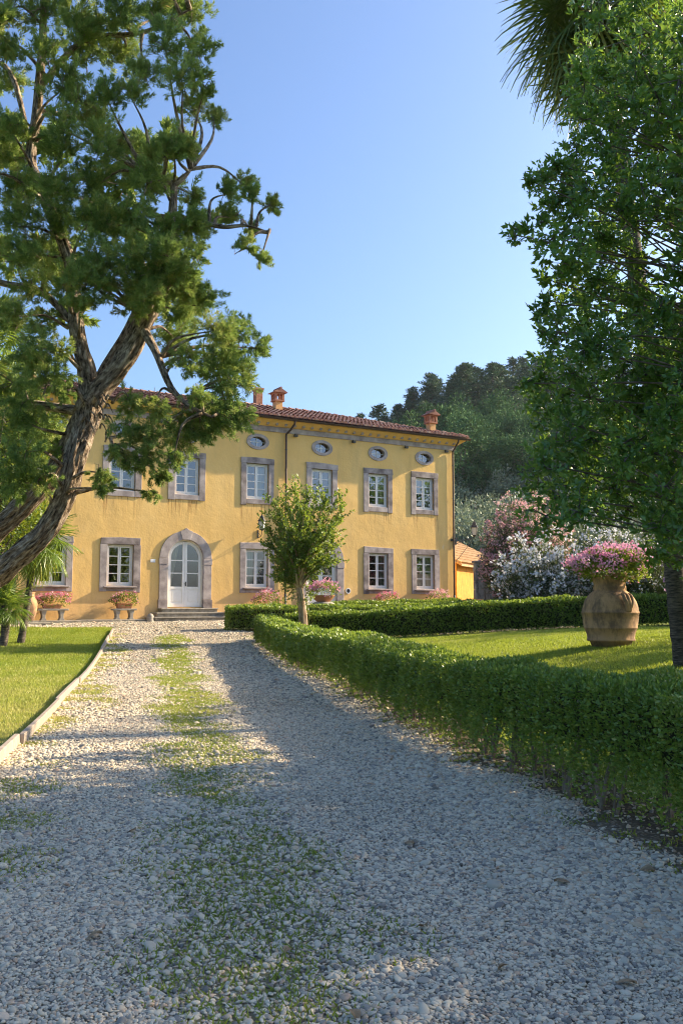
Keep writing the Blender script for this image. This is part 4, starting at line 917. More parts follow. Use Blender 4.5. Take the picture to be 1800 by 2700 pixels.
def juniper():
    Y0 = 12.0
    base = at(-215, 1900, Y0); bx_, by_ = base[0], base[1]; bz_ = gz(bx_, by_)
    root = thing('juniper_tree', 'old leaning juniper with twisted shreddy trunk beside the lawn', 'tree', (bx_, by_, bz_)); off = np.array([bx_, by_, bz_])
    A = lambda u, v, Y=Y0: at(u, v, Y) - off
    tb = B()
    limb(tb, [np.array([0, 0, -.2]), A(-190, 1720), A(-80, 1575), A(35, 1478, 11.9), A(118, 1405, 11.8), A(172, 1305, 11.8), A(203, 1195, 11.8), A(232, 1090, 11.9), A(238, 1020, 12)], [.34, .30, .24, .20, .185, .18, .19, .22, .19], 60, 22, fl_bark, 0)
    limb(tb, [np.array([-.1, .25, -.2]), A(-190, 1600, 12.3), A(-60, 1440, 12.3), A(30, 1365, 12.3), A(108, 1285, 12.25), A(165, 1208, 12.2), A(203, 1130, 12.1), A(228, 1070, 12)], [.28, .26, .22, .19, .185, .17, .16, .15], 56, 20, fl_bark, 3)
    limb(tb, [A(225, 1085, 11.95), A(236, 1040), A(228, 975), A(212, 915, 12.05), A(202, 850, 12.1), A(198, 770, 12.2), A(185, 690, 12.3), A(140, 570, 12.4), A(95, 470, 12.4), A(82, 410, 12.4), A(100, 285, 12.4), A(112, 120, 12.4), A(118, -60, 12.4), A(125, -350, 12.4)], [.20, .19, .16, .14, .13, .125, .12, .115, .11, .105, .09, .075, .06, .03], 22, 9, fl_bark, 5)
    limb(tb, [A(226, 1090, 11.9), A(262, 1030, 11.85), A(310, 975, 11.8), A(350, 915, 11.75), A(378, 855, 11.7), A(402, 805, 11.7), A(424, 755, 11.7), A(438, 690, 11.7), A(447, 640, 11.7), A(455, 560, 11.7), A(459, 480, 11.7)], [.19, .19, .18, .17, .16, .15, .14, .115, .095, .075, .06], 26, 11, fl_bark, 8)
    limb(tb, [A(252, 1030, 12.1), A(285, 965, 12.3), A(325, 900, 12.4), A(352, 845, 12.5), A(372, 790, 12.6), A(380, 700, 12.7)], [.13, .125, .11, .10, .08, .05], 16, 7, fl_bark, 2)
    limb(tb, [A(459, 485, 11.7), A(430, 468, 11.7), A(405, 455, 11.7), A(380, 450, 11.6)], [.045, .04, .035, .02], 8); limb(tb, [A(459, 485, 11.7), A(482, 470, 11.7), A(505, 445, 11.8)], [.045, .04, .015], 8)
    limb(tb, [A(452, 590, 11.7), A(520, 585, 11.6), A(590, 598, 11.5), A(650, 595, 11.5), A(708, 612, 11.5)], [.05, .04, .03, .02, .01], 7); limb(tb, [A(452, 580, 11.7), A(425, 575), A(400, 560)], [.04, .03, .015], 7)
    limb(tb, [A(375, 865, 11.7), A(410, 925, 11.5), A(450, 1020, 11.3), A(500, 1070, 11.2), A(560, 1100, 11.1)], [.07, .05, .04, .03, .015], 8)
    limb(tb, [A(215, 1085, 12), A(120, 1070, 12.2), A(20, 1055, 12.4), A(-120, 1010, 12.6)], [.07, .06, .05, .04], 8)
    limb(tb, [A(200, 860, 12.1), A(110, 770, 12.3), A(0, 745, 12.5), A(-120, 700, 12.5)], [.05, .05, .045, .03], 8); limb(tb, [A(90, 430, 12.4), A(30, 195, 12.6), A(-60, 150, 12.8)], [.04, .04, .02], 7)
    limb(tb, [A(105, 230, 12.4), A(220, 110, 12), A(380, 85, 11.8), A(500, 25, 11.7)], [.05, .04, .03, .015], 7)
    for q in range(26):     # curled splinters of dead bark round the fork
        u, v = rng.uniform(225, 300), rng.uniform(1040, 1170); a = rng.uniform(-1, 1); p0 = A(u - 10, v, 11.72)
        limb(tb, [p0, p0 + np.array([.03 + .02*a, -.05, .05]), p0 + np.array([.08, -.07, .02 * a]), p0 + np.array([.10 + .03*a, -.05, -.07])], [.014, .012, .008, .004], 5, 4)
    tb.build('trunk', M['bark'], root, smooth=True)
    # foliage clumps traced in a 1568-pixel-wide copy: x, y, radius
    C = [(20,30,50),(100,20,55),(190,40,60),(280,30,60),(360,40,55),(440,25,42),(20,110,50),(110,120,45),(200,130,50),(290,120,55),(380,110,55),(450,115,40),(150,200,45),(240,215,40),(330,165,45),(420,190,45),(470,200,30),
     (20,200,40),(30,285,42),(140,295,45),(215,285,48),(445,255,36),(492,272,24),(30,360,48),(140,350,45),(230,345,50),(310,350,42),(400,350,34),(425,335,24),(40,440,58),(130,440,56),(220,430,56),(305,412,44),(350,425,28),
     (40,520,56),(130,520,56),(220,510,56),(310,500,44),(425,505,30),(470,525,32),(40,600,50),(130,600,50),(220,600,55),(310,590,55),(390,590,44),(450,585,30),(70,660,34),(150,655,34),(260,660,55),(340,655,52),(415,655,44),
     (520,445,28),(560,425,26),(580,450,22),(622,470,22),(535,500,28),(575,525,24),(600,590,18),(560,570,22),(500,505,22),(465,700,36),
     (430,720,44),(490,760,38),(540,765,32),(400,775,38),(470,825,44),(535,825,42),(585,800,24),(510,885,38),(565,865,30),(490,945,40),(535,965,30),(445,905,22),(460,985,28),(425,830,26),
     (300,915,32),(355,925,36),(415,960,34),(290,985,34),(345,1000,38),(420,1005,26),(265,1040,28),(228,1085,24),(340,1050,28),(375,1095,22),(350,1130,14),(240,1120,14),(300,1055,20),(400,1050,18),
     (30,730,48),(100,740,38),(60,800,55),(130,800,32),(30,880,56),(110,880,54),(148,930,32),(40,960,56),(105,985,50),(60,1040,46),(130,1030,24),(30,1110,44),(90,1100,34),(350,690,40),(330,640,46),(400,640,40),(365,570,40),(425,610,36),(300,700,36),(385,520,30),(200,640,40),(190,700,30),(175,620,36)]
    parts, tint, segs = [], [], B()
    skel = np.array(tb.v)[::7]
    fk = [(x_, y_, r_, 0) for x_, y_, r_ in C]
    for i in range(46): fk.append((rng.uniform(-420, 20), rng.uniform(-420, 1080), rng.uniform(55, 80), 1))      # the side out of the picture
    for i in range(26): fk.append((rng.uniform(0, 420), rng.uniform(-420, -20), rng.uniform(50, 70), 1))
    for i in range(16): fk.append((rng.uniform(0, 440), rng.uniform(0, 700), rng.uniform(30, 46), 0))
    for i in range(14): fk.append((rng.uniform(0, 400), rng.uniform(330, 720), rng.uniform(45, 60), 2))     # depth behind
    for x_, y_, r_, kind in fk:
        Yd = rng.uniform(11.0, 12.8) if kind == 0 else rng.uniform(11.2, 13.6) if kind == 1 else rng.uniform(12.8, 13.8)
        if y_ > 880 and x_ > 190: Yd = rng.uniform(10.9, 11.6)
        if 160 < x_ < 450 and 480 < y_ < 710 and kind == 0: Yd = rng.uniform(10.9, 11.5)
        c = A(x_ * 1.148, y_ * 1.148, Yd); r = r_ * 1.148 / F * Yd
        r *= 1.22 if (x_ > 380 and y_ > 680) else 1.0
        big = (r / .28) ** 2
        low = y_ > 880 and x_ > 190; cen = A(190, 700, 12.2); outd = unit(c - cen)
        ns, nl, L_, W_ = (int(62 * big) + 14, 84, .046, .0105) if kind == 0 else (int(16 * big) + 6, 60, .10, .04)
        for s_ in range(4):
            cc = c + rdir(1)[0] * r * np.array([.55, .55, .5]); k_ = max(2, ns // 4)
            V, T, n = plumes(cc, r * .8, k_, nl, L_, W_, outd, .6 if low else .1)
            parts.append((V, T)); base_t = rng.uniform(.22, .62) + .08 * (r_ < 40); tint.append(np.clip(base_t + np.repeat(rng.normal(size=k_) * .10, nl) + rng.normal(size=n) * .10 + .35 * (rng.uniform(size=n) < .05), 0, 1))
        d = np.linalg.norm(skel - c, axis=1) + .5 * np.maximum(0, skel[:, 2] - c[2]); s0 = skel[np.argmin(d)]
        if kind == 0 or rng.uniform() < .5:
            P = catmull([s0, s0 * .55 + c * .45 + np.array([0, 0, .07]) + rng.normal(size=3) * .05, c], 4); segs.tube(P, np.linspace(.02 + .012 * min(2, d.min()), .006, len(P)), 5)
            for w_ in range(5):
                e = c + rdir(1)[0] * r; segs.tube([c, (c + e) / 2 + rng.normal(size=3) * .03, e], [.008, .006, .003], 3)
    segs.build('branches', M['bark'], root, smooth=True)
    V, T = merge(parts); trimesh('foliage', V, T, M['juniper'], root, np.concatenate(tint), True); print('juniper', len(T))
juniper()

def leafclump(c, r, n, L, W, out=.8, up=.15):
    d = rdir(n); P = np.asarray(c) + d * np.asarray(r) * (rng.uniform(size=(n, 1)) ** .45)
    D = unit(d * out + rdir(n) * .8 + np.array([0, 0, up])); return kites(P, D, L * rng.uniform(.7, 1.3, n), W * rng.uniform(.8, 1.2, n), .2)
def rosettes(c, r, nr, L, W, per=9):
    """holly-like shoots: rosettes of leaves at twig ends"""
    d = rdir(nr); C_ = np.asarray(c) + d * np.asarray(r) * (rng.uniform(size=(nr, 1)) ** .4); ax = unit(d * np.array([1, 1, .7]) + rdir(nr) * .5 + np.array([0, 0, .3]))
    t = rng.uniform(-.9, .25, (nr, per)); P = C_[:, None] + ax[:, None] * t[..., None] * L * 1.8; D = unit(ax[:, None] * (.35 + .5 * (t + .9))[..., None] + rng.normal(size=P.shape) * .55)
    P = P.reshape(-1, 3); D = D.reshape(-1, 3); n = len(P); return kites(P, D, L * rng.uniform(.7, 1.25, n), W * rng.uniform(.8, 1.2, n), .22), C_, ax

def holly():
    hx, hy = 5.3, 9.6; hz = gz(hx, hy); root = thing('holly_tree', 'tall glossy dark green holly overhanging the lawn in front of the palm', 'tree', (hx, hy, hz)); off = np.array([hx, hy, hz])
    tb = B(); limb(tb, [(0, 0, -.2), (.05, 0, 1.5), (-.05, .1, 3.5), (.05, 0, 6), (0, 0, 9)], [.2, .17, .14, .10, .03], 14)
    edge = [(0, 1335), (150, 1320), (300, 1320), (385, 1262), (420, 1225), (470, 1235), (540, 1235), (600, 1262), (660, 1262), (720, 1262), (790, 1262), (850, 1225), (900, 1205), (960, 1225), (1050, 1225), (1120, 1212), (1180, 1232), (1230, 1262), (1262, 1330), (1300, 1440), (1315, 1570)]
    ev = np.array(edge, float); parts, tint, tw = [], [], B()
    def add(c, r, nr, bright=0., L=.074):
        (V, T), Cc, ax = rosettes(c, r, nr, L, L * .47); parts.append((V, T)); n = len(T) // 2
        tint.append(np.repeat(np.clip(rng.uniform(.25, .5) + bright + np.repeat(rng.normal(size=nr) * .15, 9) + rng.normal(size=n) * .12, 0, 1), 2))
        z0 = np.clip(c[2] - .9, 1.2, 8.2); s0 = np.array([0, 0, z0]); P = catmull([s0, s0 * .5 + c * .5 + np.array([0, 0, .12]) + rng.normal(size=3) * .22, c], 4); tw.tube(P, np.linspace(.022, .006, len(P)), 4)
        for q in range(0, min(nr, 14), 2): tw.tube([c, (c + Cc[q]) / 2 + rng.normal(size=3) * .03, Cc[q]], [.007, .005, .003], 3)
    for v in np.arange(25, 1310, 52):                # inside the picture, row by row from the traced edge
        e = np.interp(v, ev[:, 0], ev[:, 1]) if v < 1262 else np.interp(v, [1262, 1315], [1330, 1570])
        u = e + 28
        while u < 1640:
            if v < 330 and u < 1420 and rng.uniform() < .45: u += 55; continue
            if v > 1215 and u < 1490: u += 56; continue
            Yd = rng.uniform(7.9, 10.2); gap = (1430 < u < 1568 and 470 < v < 690)
            if not (gap and rng.uniform() < .62):
                c = at(u * 1.148 + rng.normal() * 10, v * 1.148 + rng.normal() * 10, Yd) - off; add(c, .24 * rng.uniform(.8, 1.2), 28 if u - e > 80 else 24, .12 * rng.uniform() if v < 420 else 0)
            u += 56
    for u, v in ((1170, 540), (1195, 528), (1228, 512), (1205, 415), (1232, 400), (1262, 382), (1225, 715), (1243, 690), (1240, 640), (1190, 880), (1232, 760)):   # twigs that stick out
        c = at(u * 1.148 + 14, v * 1.148, rng.uniform(8.3, 9)) - off; add(c, .09, 8)
    for i in range(240):                          # the rest of the crown
        d = rdir(1)[0]; c = np.array([0, 0, 4.7]) + d * np.array([3.4, 3.8, 3.9]) * rng.uniform(.35, 1) ** .5
        pw = c + off
        if pw[0] < .40 * pw[1] - .35 and pw[1] > 0: continue
        add(c, .5, 18, 0, .12)
    for i in range(26):                         # depth behind the visible face
        c = at(rng.uniform(1330, 1700) * 1.148, rng.uniform(0, 1240) * 1.148, rng.uniform(10, 11.6)) - off; add(c, .36, 24, 0, .085)
    tb.build('trunk', M['bark2'], root, smooth=True); tw.build('branches', M['bark2'], root, smooth=True)
    V, T = merge(parts); trimesh('foliage', V, T, M['holly'], root, np.concatenate(tint), True); print('holly', len(T))
holly()

# fan palms
def frond_mesh(R0, pet, nseg, droop, seed, dry=.0):
    r = np.random.default_rng(seed); Vs, Ts, tint = [], [], []; k = 0
    st = B(); st.tube(catmull([(0, 0, 0), (pet * .5, 0, .08 * pet), (pet, 0, 0)], 4), np.linspace(.018, .011, 9), 5)
    Vs.append(np.array(st.v)); f = [];
    for q in st.f:
        for j in range(1, len(q) - 1): f.append((q[0], q[j], q[j+1]))
    Ts.append(np.array(f)); tint.append(np.full(len(f), .6)); k = len(st.v)
    for i in range(nseg):
        a = R(-148 + 296 * i / (nseg - 1)); L = R0 * (1 - .28 * abs(a) / R(148)) * r.uniform(.92, 1.05); wd = .034 * R0 / .9
        d = np.array([math.cos(a), math.sin(a), 0]); s_ = np.array([-d[1], d[0], 0]); pleat = .5 if i % 2 else -.5
        pts = []
        for tt, ww in ((.06, .35), (.35, 1), (.62, .95), (.86, .5), (1.0, .06)):
            zz = -droop * L * tt ** 2.2 + r.normal() * .006 - .12 * L * abs(a) * tt; pp = np.array([pet, 0, 0]) + d * L * tt + np.array([0, 0, zz])
            pts += [pp - s_ * wd * ww * .5 + np.array([0, 0, .012 * pleat]), pp + s_ * wd * ww * .5 - np.array([0, 0, .012 * pleat])]
        Vs.append(np.array(pts)); f = [(2*j, 2*j+1, 2*j+3) for j in range(4)] + [(2*j, 2*j+3, 2*j+2) for j in range(4)]; Ts.append(np.array(f) + k); k += 10
        tint.append(np.full(8, np.clip(.35 + r.normal() * .1 + dry * r.uniform(.5, 1), 0, 1)))
    return np.concatenate(Vs), np.concatenate(Ts), np.concatenate(tint)
def palm(label, base, top, rad, nfr, R0, pet, mat, seed, old=.25, fib=True, ztilt=(-1.25, 1.15)):
    base = np.array(base, float); top = np.array(top, float) - base; root = thing('fan_palm', label, 'palm', tuple(base)); r = np.random.default_rng(seed)
    ring = lambda a, i, s_: 1 + .03 * math.sin(i * 2.1) + .03 * math.sin(3 * a + i)
    P = [np.array([0, 0, -.15]), top * .3 + np.array([.05, 0, 0]), top * .65 + np.array([.04, .03, 0]), top]
    tb = B(); tot = np.linalg.norm(top); limb(tb, P, [rad * 1.12, rad, rad * .98, rad * .9, rad * .8], 16, max(4, int(tot * 5)), ring); tb.build('trunk', M['palmbark'], root, smooth=True)
    if fib:
        fb = B(); limb(fb, [top * .80 + np.array([.0, .0, 0]), top * .9, top + np.array([0, 0, .15])], [rad * 1.1, rad * 1.45, rad * 1.2], 14, 8, fl_bark); fb.build('fibre_sheath', M['fibre'], root, smooth=True)
    ms = []
    for v in range(4):
        V, T, tn_ = frond_mesh(R0 * r.uniform(.9, 1.1), pet * r.uniform(.85, 1.1), 34, (.12, .25, .42, .7)[v], seed * 10 + v, (0, 0, .15, .5)[v] if old else 0)
        o = trimesh('frond', V, T, mat, root, tn_); ms.append(o)
    for i in range(nfr):
        v = min(3, int(4 * (i / nfr) ** .9)); o = ms[v] if v == i and i < 4 else None
        el = ztilt[1] + (ztilt[0] - ztilt[1]) * (i / (nfr - 1)) + r.normal() * .1; az = i * 2.39996 + r.normal() * .15
        o = ms[v].copy(); COL.objects.link(o)
        o.matrix_local = Matrix.Translation(Vector(top) + Vector((0, 0, .1 - .25 * i / nfr))) @ Matrix.Rotation(az, 4, 'Z') @ Matrix.Rotation(-el, 4, 'Y') @ Matrix.Rotation(r.normal() * .25, 4, 'X')
    for o in ms: bpy.data.objects.remove(o)
    return root
pb = at(1806, 1757, 14.0); pz = gz(pb[0], pb[1])
palm('tall fan palm with ringed grey trunk rising behind the holly beside the big jar', (pb[0], pb[1], pz), at(1580, 30, 14.0), .145, 54, 1.15, .8, M['palm'], 5)
p1 = at(62, 1440, 26.5); palm('young fan palm with yellowing fronds in front of the villa wall', (p1[0], p1[1], gz(p1[0], p1[1])), at(92, 1418, 26.5), .10, 40, .80, .62, M['palmyoung'], 11, fib=True, ztilt=(-1.3, 1.2))
p1 = at(8, 1672, 25.6); palm('short fan palm at the edge of the lawn', (p1[0], p1[1], gz(p1[0], p1[1])), at(12, 1596, 25.6), .11, 30, .46, .36, M['palmyoung'], 13, old=0, fib=False, ztilt=(-.5, 1.3))
p1 = at(25, 1300, 29); palm('fan palm with pale fronds standing behind the juniper', (p1[0], p1[1], gz(p1[0], p1[1])), at(70, 1215, 25.5), .12, 30, .8, .7, M['palmyoung'], 17)
p1 = at(-30, 1000, 23); palm('fan palm with golden fronds rising over the shrubs', (p1[0], p1[1], gz(p1[0], p1[1])), at(-25, 905, 23), .13, 30, .85, .7, M['palmyoung'], 19)

# leafy background trees
def leafy(name, label, cat, base, clumps, n, L, W, mat, trad, group=None, tj=.18, bark='bark2', off_t=.4):
    root = thing(name, label, cat, base, 0, group); tb = B(); H = max(c[2] for c, r in clumps)
    limb(tb, [(0, 0, -.3), (rng.normal()*.1, rng.normal()*.1, H*.3), (rng.normal()*.2, rng.normal()*.2, H*.6), (0, 0, H*.9)], [trad, trad*.85, trad*.55, trad*.15], 9)
    parts, tint = [], []
    for c, r in clumps:
        V, T = leafclump(c, r, n, L, W); parts.append((V, T)); tint.append(np.repeat(np.clip(off_t + rng.normal() * .2 + rng.normal(size=n) * tj, 0, 1), 2))
        s0 = np.array([0, 0, max(.2, c[2] * .55)]); tb.tube(catmull([s0, s0 * .5 + np.array(c) * .5 + np.array([0, 0, .05]), c], 3), np.linspace(trad * .35, trad * .06, 7), 5)
    tb.build('trunk', M[bark], root, smooth=True); V, T = merge(parts); trimesh('crown', V, T, mat, root, np.concatenate(tint), True); return root
def blob(nc, R_, z0, H, rr):
    out = []
    for i in range(nc):
        d = rdir(1)[0] * rng.uniform(.45, 1); out.append((np.array([d[0] * R_, d[1] * R_, z0 + (H - z0) * (.5 + .5 * d[2])]), rr * rng.uniform(.7, 1.25)))
    return out
for lab, u, v, Y, R_, z0, H, rr, nc in (('dense laurel tree behind the juniper and the golden palm', -30, 1500, 24, 1.6, 2.2, 7.6, .6, 42), ('shorter bright green shrub tree between the palms and the villa', -55, 1500, 28, 1.35, 1.6, 6.6, .55, 34), ('low laurel shrub behind the short palm at the lawn edge', -75, 1640, 29.5, 1.2, .2, 2.0, .45, 14)):
    q = at(u, v, Y); leafy('laurel_tree', lab, 'tree', (q[0], q[1], gz(q[0], q[1])), blob(nc, R_, z0, H, rr), 420, .13, .06, M['shrub'], .14, tj=.22)
# unseen trees added outside the frame on the sunny side, whose shade falls over the drive and lawn
# (the denser oak is right of the lawn)
leafy('added_oak', 'dense evergreen oak added out of view right of the lawn to shade the drive', 'tree', (12.5, 10.0, gz(12.5, 10.0)), blob(88, 3.3, 1.6, 10.5, .85), 210, .2, .11, M['holly'], .26)
leafy('added_oak', 'open-crowned evergreen oak added out of view right of the palm to dapple the lawn', 'tree', (13.2, 18.2, gz(13.2, 18.2)), blob(22, 2.6, 2.6, 8.0, .6), 170, .17, .09, M['holly'], .2)

for lab, x_, y_, R_, H_ in (('tall evergreen tree added out of view for reflections in the right end of the villa', 21.5, 31, 3.0, 9.8), ('broad evergreen tree added out of view beyond the lawn for window reflections', 24, 24.5, 3.4, 9.4), ('evergreen tree added out of view behind the oleanders for window reflections', 27.5, 34.5, 3.2, 10.5)):  # unseen trees, added so the window panes reflect something dark
    leafy('added_oak', lab, 'tree', (x_, y_, gz(x_, y_)), blob(44, R_, 1.0, H_, 1.2), 150, .3, .16, M['holly'], .25)
def crape():
    b0 = at(800, 1655, 28.0); bz_ = gz(b0[0], b0[1]); off = np.array([b0[0], b0[1], bz_]); root = thing('crape_myrtle', 'small vase-shaped crape myrtle with pale fluted trunk at the hedge corner', 'tree', tuple(off)); A = lambda u, v, Y=28.0: at(u, v, Y) - off
    tb = B(); limb(tb, [A(800, 1670), A(797, 1610), A(793, 1575), A(790, 1550)], [.14, .115, .105, .095], 20, 8, fl_bark, 4)
    tips = []
    for u, v, dY in ((714,1408,0),(728,1372,.3),(735,1340,-.4),(760,1318,.3),(785,1305,0),(805,1312,-.5),(830,1325,.4),(855,1325,-.3),(880,1335,.2),(900,1352,0),(716,1440,-.5),(730,1480,.5),(745,1520,-.3),(870,1400,-.5),(880,1440,.4),(860,1480,-.2),(770,1400,-.9),(810,1390,.9),(840,1400,-.9),(790,1440,.9),(760,1450,-.8),(830,1450,.8),(800,1360,-.8),(750,1400,.8)):
        f0 = A(790 + rng.normal() * 4, 1550); e = A(u, v, 28 + dY * 1.1); m = f0 * .55 + e * .45 + np.array([(e[0] - f0[0]) * -.12, 0, .0]); P = limb(tb, [f0, m, e], [.06, .035, .008], 7, 6)
        for t in np.linspace(.38, 1, 9): tips.append((P[int(t * (len(P) - 1))], unit(e - m)))
    parts, tint = [], []
    for p0, d in tips:
        for j in range(3):
            ax = unit(d * .7 + rdir(1)[0] * .75 + np.array([0, 0, .25])); Ln = rng.uniform(.35, .7); n = 30; t = np.linspace(.05, 1, n)
            P = p0 + ax * (t * Ln)[:, None] + rng.normal(size=(n, 3)) * .015; D = unit(ax * .5 + rdir(n)); V, T = kites(P, D, .095 * rng.uniform(.7, 1.25, n), .058, .2); parts.append((V, T)); tint.append(np.repeat(np.clip(rng.uniform(.3, .6) + t * .18 + rng.normal(size=n) * .13, 0, 1), 2)); tb.tube([p0, p0 + ax * Ln], [.006, .003], 4)
    for j in range(26):       # suckers low on the trunk
        p0 = A(rng.uniform(775, 810), rng.uniform(1530, 1585), 28 + rng.normal() * .1); ax = unit(np.array([rng.normal() * 1.0 - .35, rng.normal() * .5, -.25 + rng.normal() * .3])); n = 22; t = np.linspace(.05, 1, n); Ln = rng.uniform(.35, .85)
        P = p0 + ax * (t * Ln)[:, None]; V, T = kites(P, unit(ax * .4 + rdir(n)), .08 * rng.uniform(.7, 1.2, n), .045, .2); parts.append((V, T)); tint.append(np.repeat(np.clip(.45 + rng.normal(size=n) * .14, 0, 1), 2)); tb.tube([p0, p0 + ax * Ln], [.006, .003], 4)
    tb.build('trunk', M['smooth_bark'], root, smooth=True); V, T = merge(parts); trimesh('crown', V, T, M['crape'], root, np.concatenate(tint), True)
crape()

def oleander(label, px_, Y, R_, H, nst, flm, nf, fs, seed, z0=None, sq=1.0):
    q = at(px_, 1590, Y); base = np.array([q[0], q[1], gz(q[0], q[1]) if z0 is None else z0]); root = thing('oleander_bush', label, 'bush', tuple(base)); tb = B(); LP, LD, FP, FDr = [], [], [], []
    for i in range(nst):
        a = rng.uniform(0, 6.28); rr = R_ * math.sqrt(rng.uniform()) ; e = np.array([rr * math.cos(a), rr * math.sin(a) * sq, H * (1 - .45 * (rr / R_) ** 2) * rng.uniform(.55, 1.03)]); b_ = e * np.array([.22, .22, 0]); m = b_ * .5 + e * .5 - np.array([e[0], e[1], 0]) * .15
        P = catmull([b_, m, e], 5); tb.tube(P, np.linspace(.022, .006, len(P)), 4)
        for t in np.linspace(.25, 1, 11):
            p_ = P[int(t * (len(P) - 1))]; d_ = unit(e - m); n = 9; LP.append(p_ + rng.normal(size=(n, 3)) * .07); LD.append(unit(d_ * .6 + rdir(n)))
        if rng.uniform() < .92: FP.append(e + np.array([0, 0, .05])); FDr.append(unit(e - m))
        for j in range(2):
            t = rng.uniform(.55, .95); FP.append(P[int(t * (len(P) - 1))] + rng.normal(size=3) * .14 * np.array([1, 1, .6])); FDr.append(unit(rdir(1)[0] + np.array([0, -.6, .4])))
    LP = np.concatenate(LP); LD = np.concatenate(LD); n = len(LP); V, T = kites(LP, LD, .17 * rng.uniform(.7, 1.2, n), .036, .12)
    tb.build('stems', M['bark2'], root); trimesh('foliage', V, T, M['oleander'], root, np.repeat(np.clip(.45 + rng.normal(size=n) * .2, 0, 1), 2), True)
    FP = np.array(FP); FDr = np.array(FDr); k = nf; Q = np.repeat(FP, k, 0) + rng.normal(size=(len(FP) * k, 3)) * fs * .62; D = unit(np.repeat(FDr, k, 0) * .6 + rdir(len(Q))); V, T = kites(Q, D, fs * rng.uniform(.7, 1.2, len(Q)), fs * .95, .1, .6)
    trimesh('flowers', V, T, flm, root, np.repeat(np.clip(np.repeat(rng.uniform(.2, .9, len(FP)), k) + rng.normal(size=len(Q)) * .15, 0, 1), 2), True); return root
oleander('white flowering oleander bush spreading in front of the stone wall', 1430, 33.0, 1.75, 3.5, 150, M['whitefl'], 11, .115, 1)
oleander('white flowering oleander behind the big jar', 1600, 33.5, 1.5, 3.9, 120, M['whitefl'], 10, .10, 2)
oleander('dark leafy oleander with few white flowers behind the palm trunk', 1720, 33.0, 1.5, 3.6, 130, M['whitefl'], 4, .095, 3)
oleander('lilac flowering oleander at the right of the palm trunk', 1830, 29.9, .9, 4.2, 90, M['lilac'], 10, .10, 4)
oleander('tall pink flowering oleander beside the villa corner', 1345, 38.5, 1.3, 5.3, 190, M['palepink'], 12, .095, 5)
oleander('taller pale pink oleander arching behind the white ones', 1420, 39.0, 1.6, 5.9, 190, M['palepink'], 11, .095, 6)

# ------------------------------------------------------------------ outbuilding, pier and wall right of the villa
ob = thing('outbuilding', 'low ochre outbuilding with rough sunlit wall and tiled lean-to roof', 'building', (5.9, 47.2, .9))
d_ = unit(np.array([.40, .92])); n_ = np.array([d_[1], -d_[0]])
def OP(t, o_, z): return (d_[0] * t + n_[0] * o_, d_[1] * t + n_[1] * o_, z)
Lw = 12.0
B().add([OP(0, 0, -.2), OP(Lw, 0, -.2), OP(Lw, 0, 2.75), OP(0, 0, 2.75), OP(0, -5, -.2), OP(Lw, -5, -.2), OP(Lw, -5, 5.4), OP(0, -5, 5.4)], [(0,1,2,3), (5,4,7,6), (4,0,3,7), (1,5,6,2)]).build('wall', M['ochre'], ob)
rfo = B().add([OP(-.3, .35, 2.72), OP(Lw + .3, .35, 2.72), OP(Lw + .3, -5.3, 5.6), OP(-.3, -5.3, 5.6), OP(-.3, .35, 2.62), OP(Lw + .3, .35, 2.62), OP(Lw + .3, -5.3, 5.5), OP(-.3, -5.3, 5.5)], [(0,1,2,3), (7,6,5,4), (0,4,5,1), (1,5,6,2), (2,6,7,3), (3,7,4,0)]).build('roof', M['oldtile'], ob)
tl = B(); slope_ = (5.6 - 2.72) / 5.65
for i in range(int((Lw + .6) / .24)):
    t0 = -.25 + i * .24
    for j in range(13):
        o0 = .38 - j * .44; V = []
        for o_, rr in ((o0, .10), (o0 - .5, .08)):
            z = 2.72 + (.35 - o_) * slope_ + .03 + (.02 if rr > .09 else 0)
            for a in np.linspace(0, math.pi, 5): V.append(OP(t0 + rr * math.cos(a) + rng.normal() * .006, o_, z + rr * math.sin(a)))
        tl.add(V, [(k, k+1, 6+k, 5+k) for k in range(4)])
o = tl.build('roof_tiles', M['oldtile'], rfo); o['kind'] = 'stuff'
q = at(1262, 1588, 41.0); gp = thing('gate_pier', 'lichened grey stone gate pier with flat cap beside the oleanders', 'pier', (q[0], q[1], gz(q[0], q[1])), R(8))
hz0 = 0
for i, h in enumerate((.42, .38, .45, .36, .42, .40)):
    j = rng.normal(size=2) * .006; B().box(-.19 + j[0], .19 + j[0], -.19 + j[1], .19 + j[1], hz0 - (.1 if i == 0 else 0), hz0 + h - .006).build('stone_block', M['lichen'], gp, bevel=.02); hz0 += h
B().box(-.25, .25, -.25, .25, hz0, hz0 + .09).build('cap', M['stone_dark'], gp, bevel=.015)
sw = thing('rubble_wall', 'old rubble stone wall half hidden behind the oleanders', 'wall', (q[0] + .25, q[1] + .1, gz(q[0], q[1])), R(6))
B().box(0, 9, -.02, .3, -.2, 2.1).build('wall_core', M['lichen'], sw)
r_ = np.random.default_rng(3)
for row in range(8):
    x = 0.02
    while x < 1.5:
        w_ = r_.uniform(.18, .36); B().box(x, x + w_ - .02, -.05 - r_.uniform(0, .03), 0, row * .26 + .01, row * .26 + .25).build('stone', M['lichen'], sw, bevel=.03); x += w_

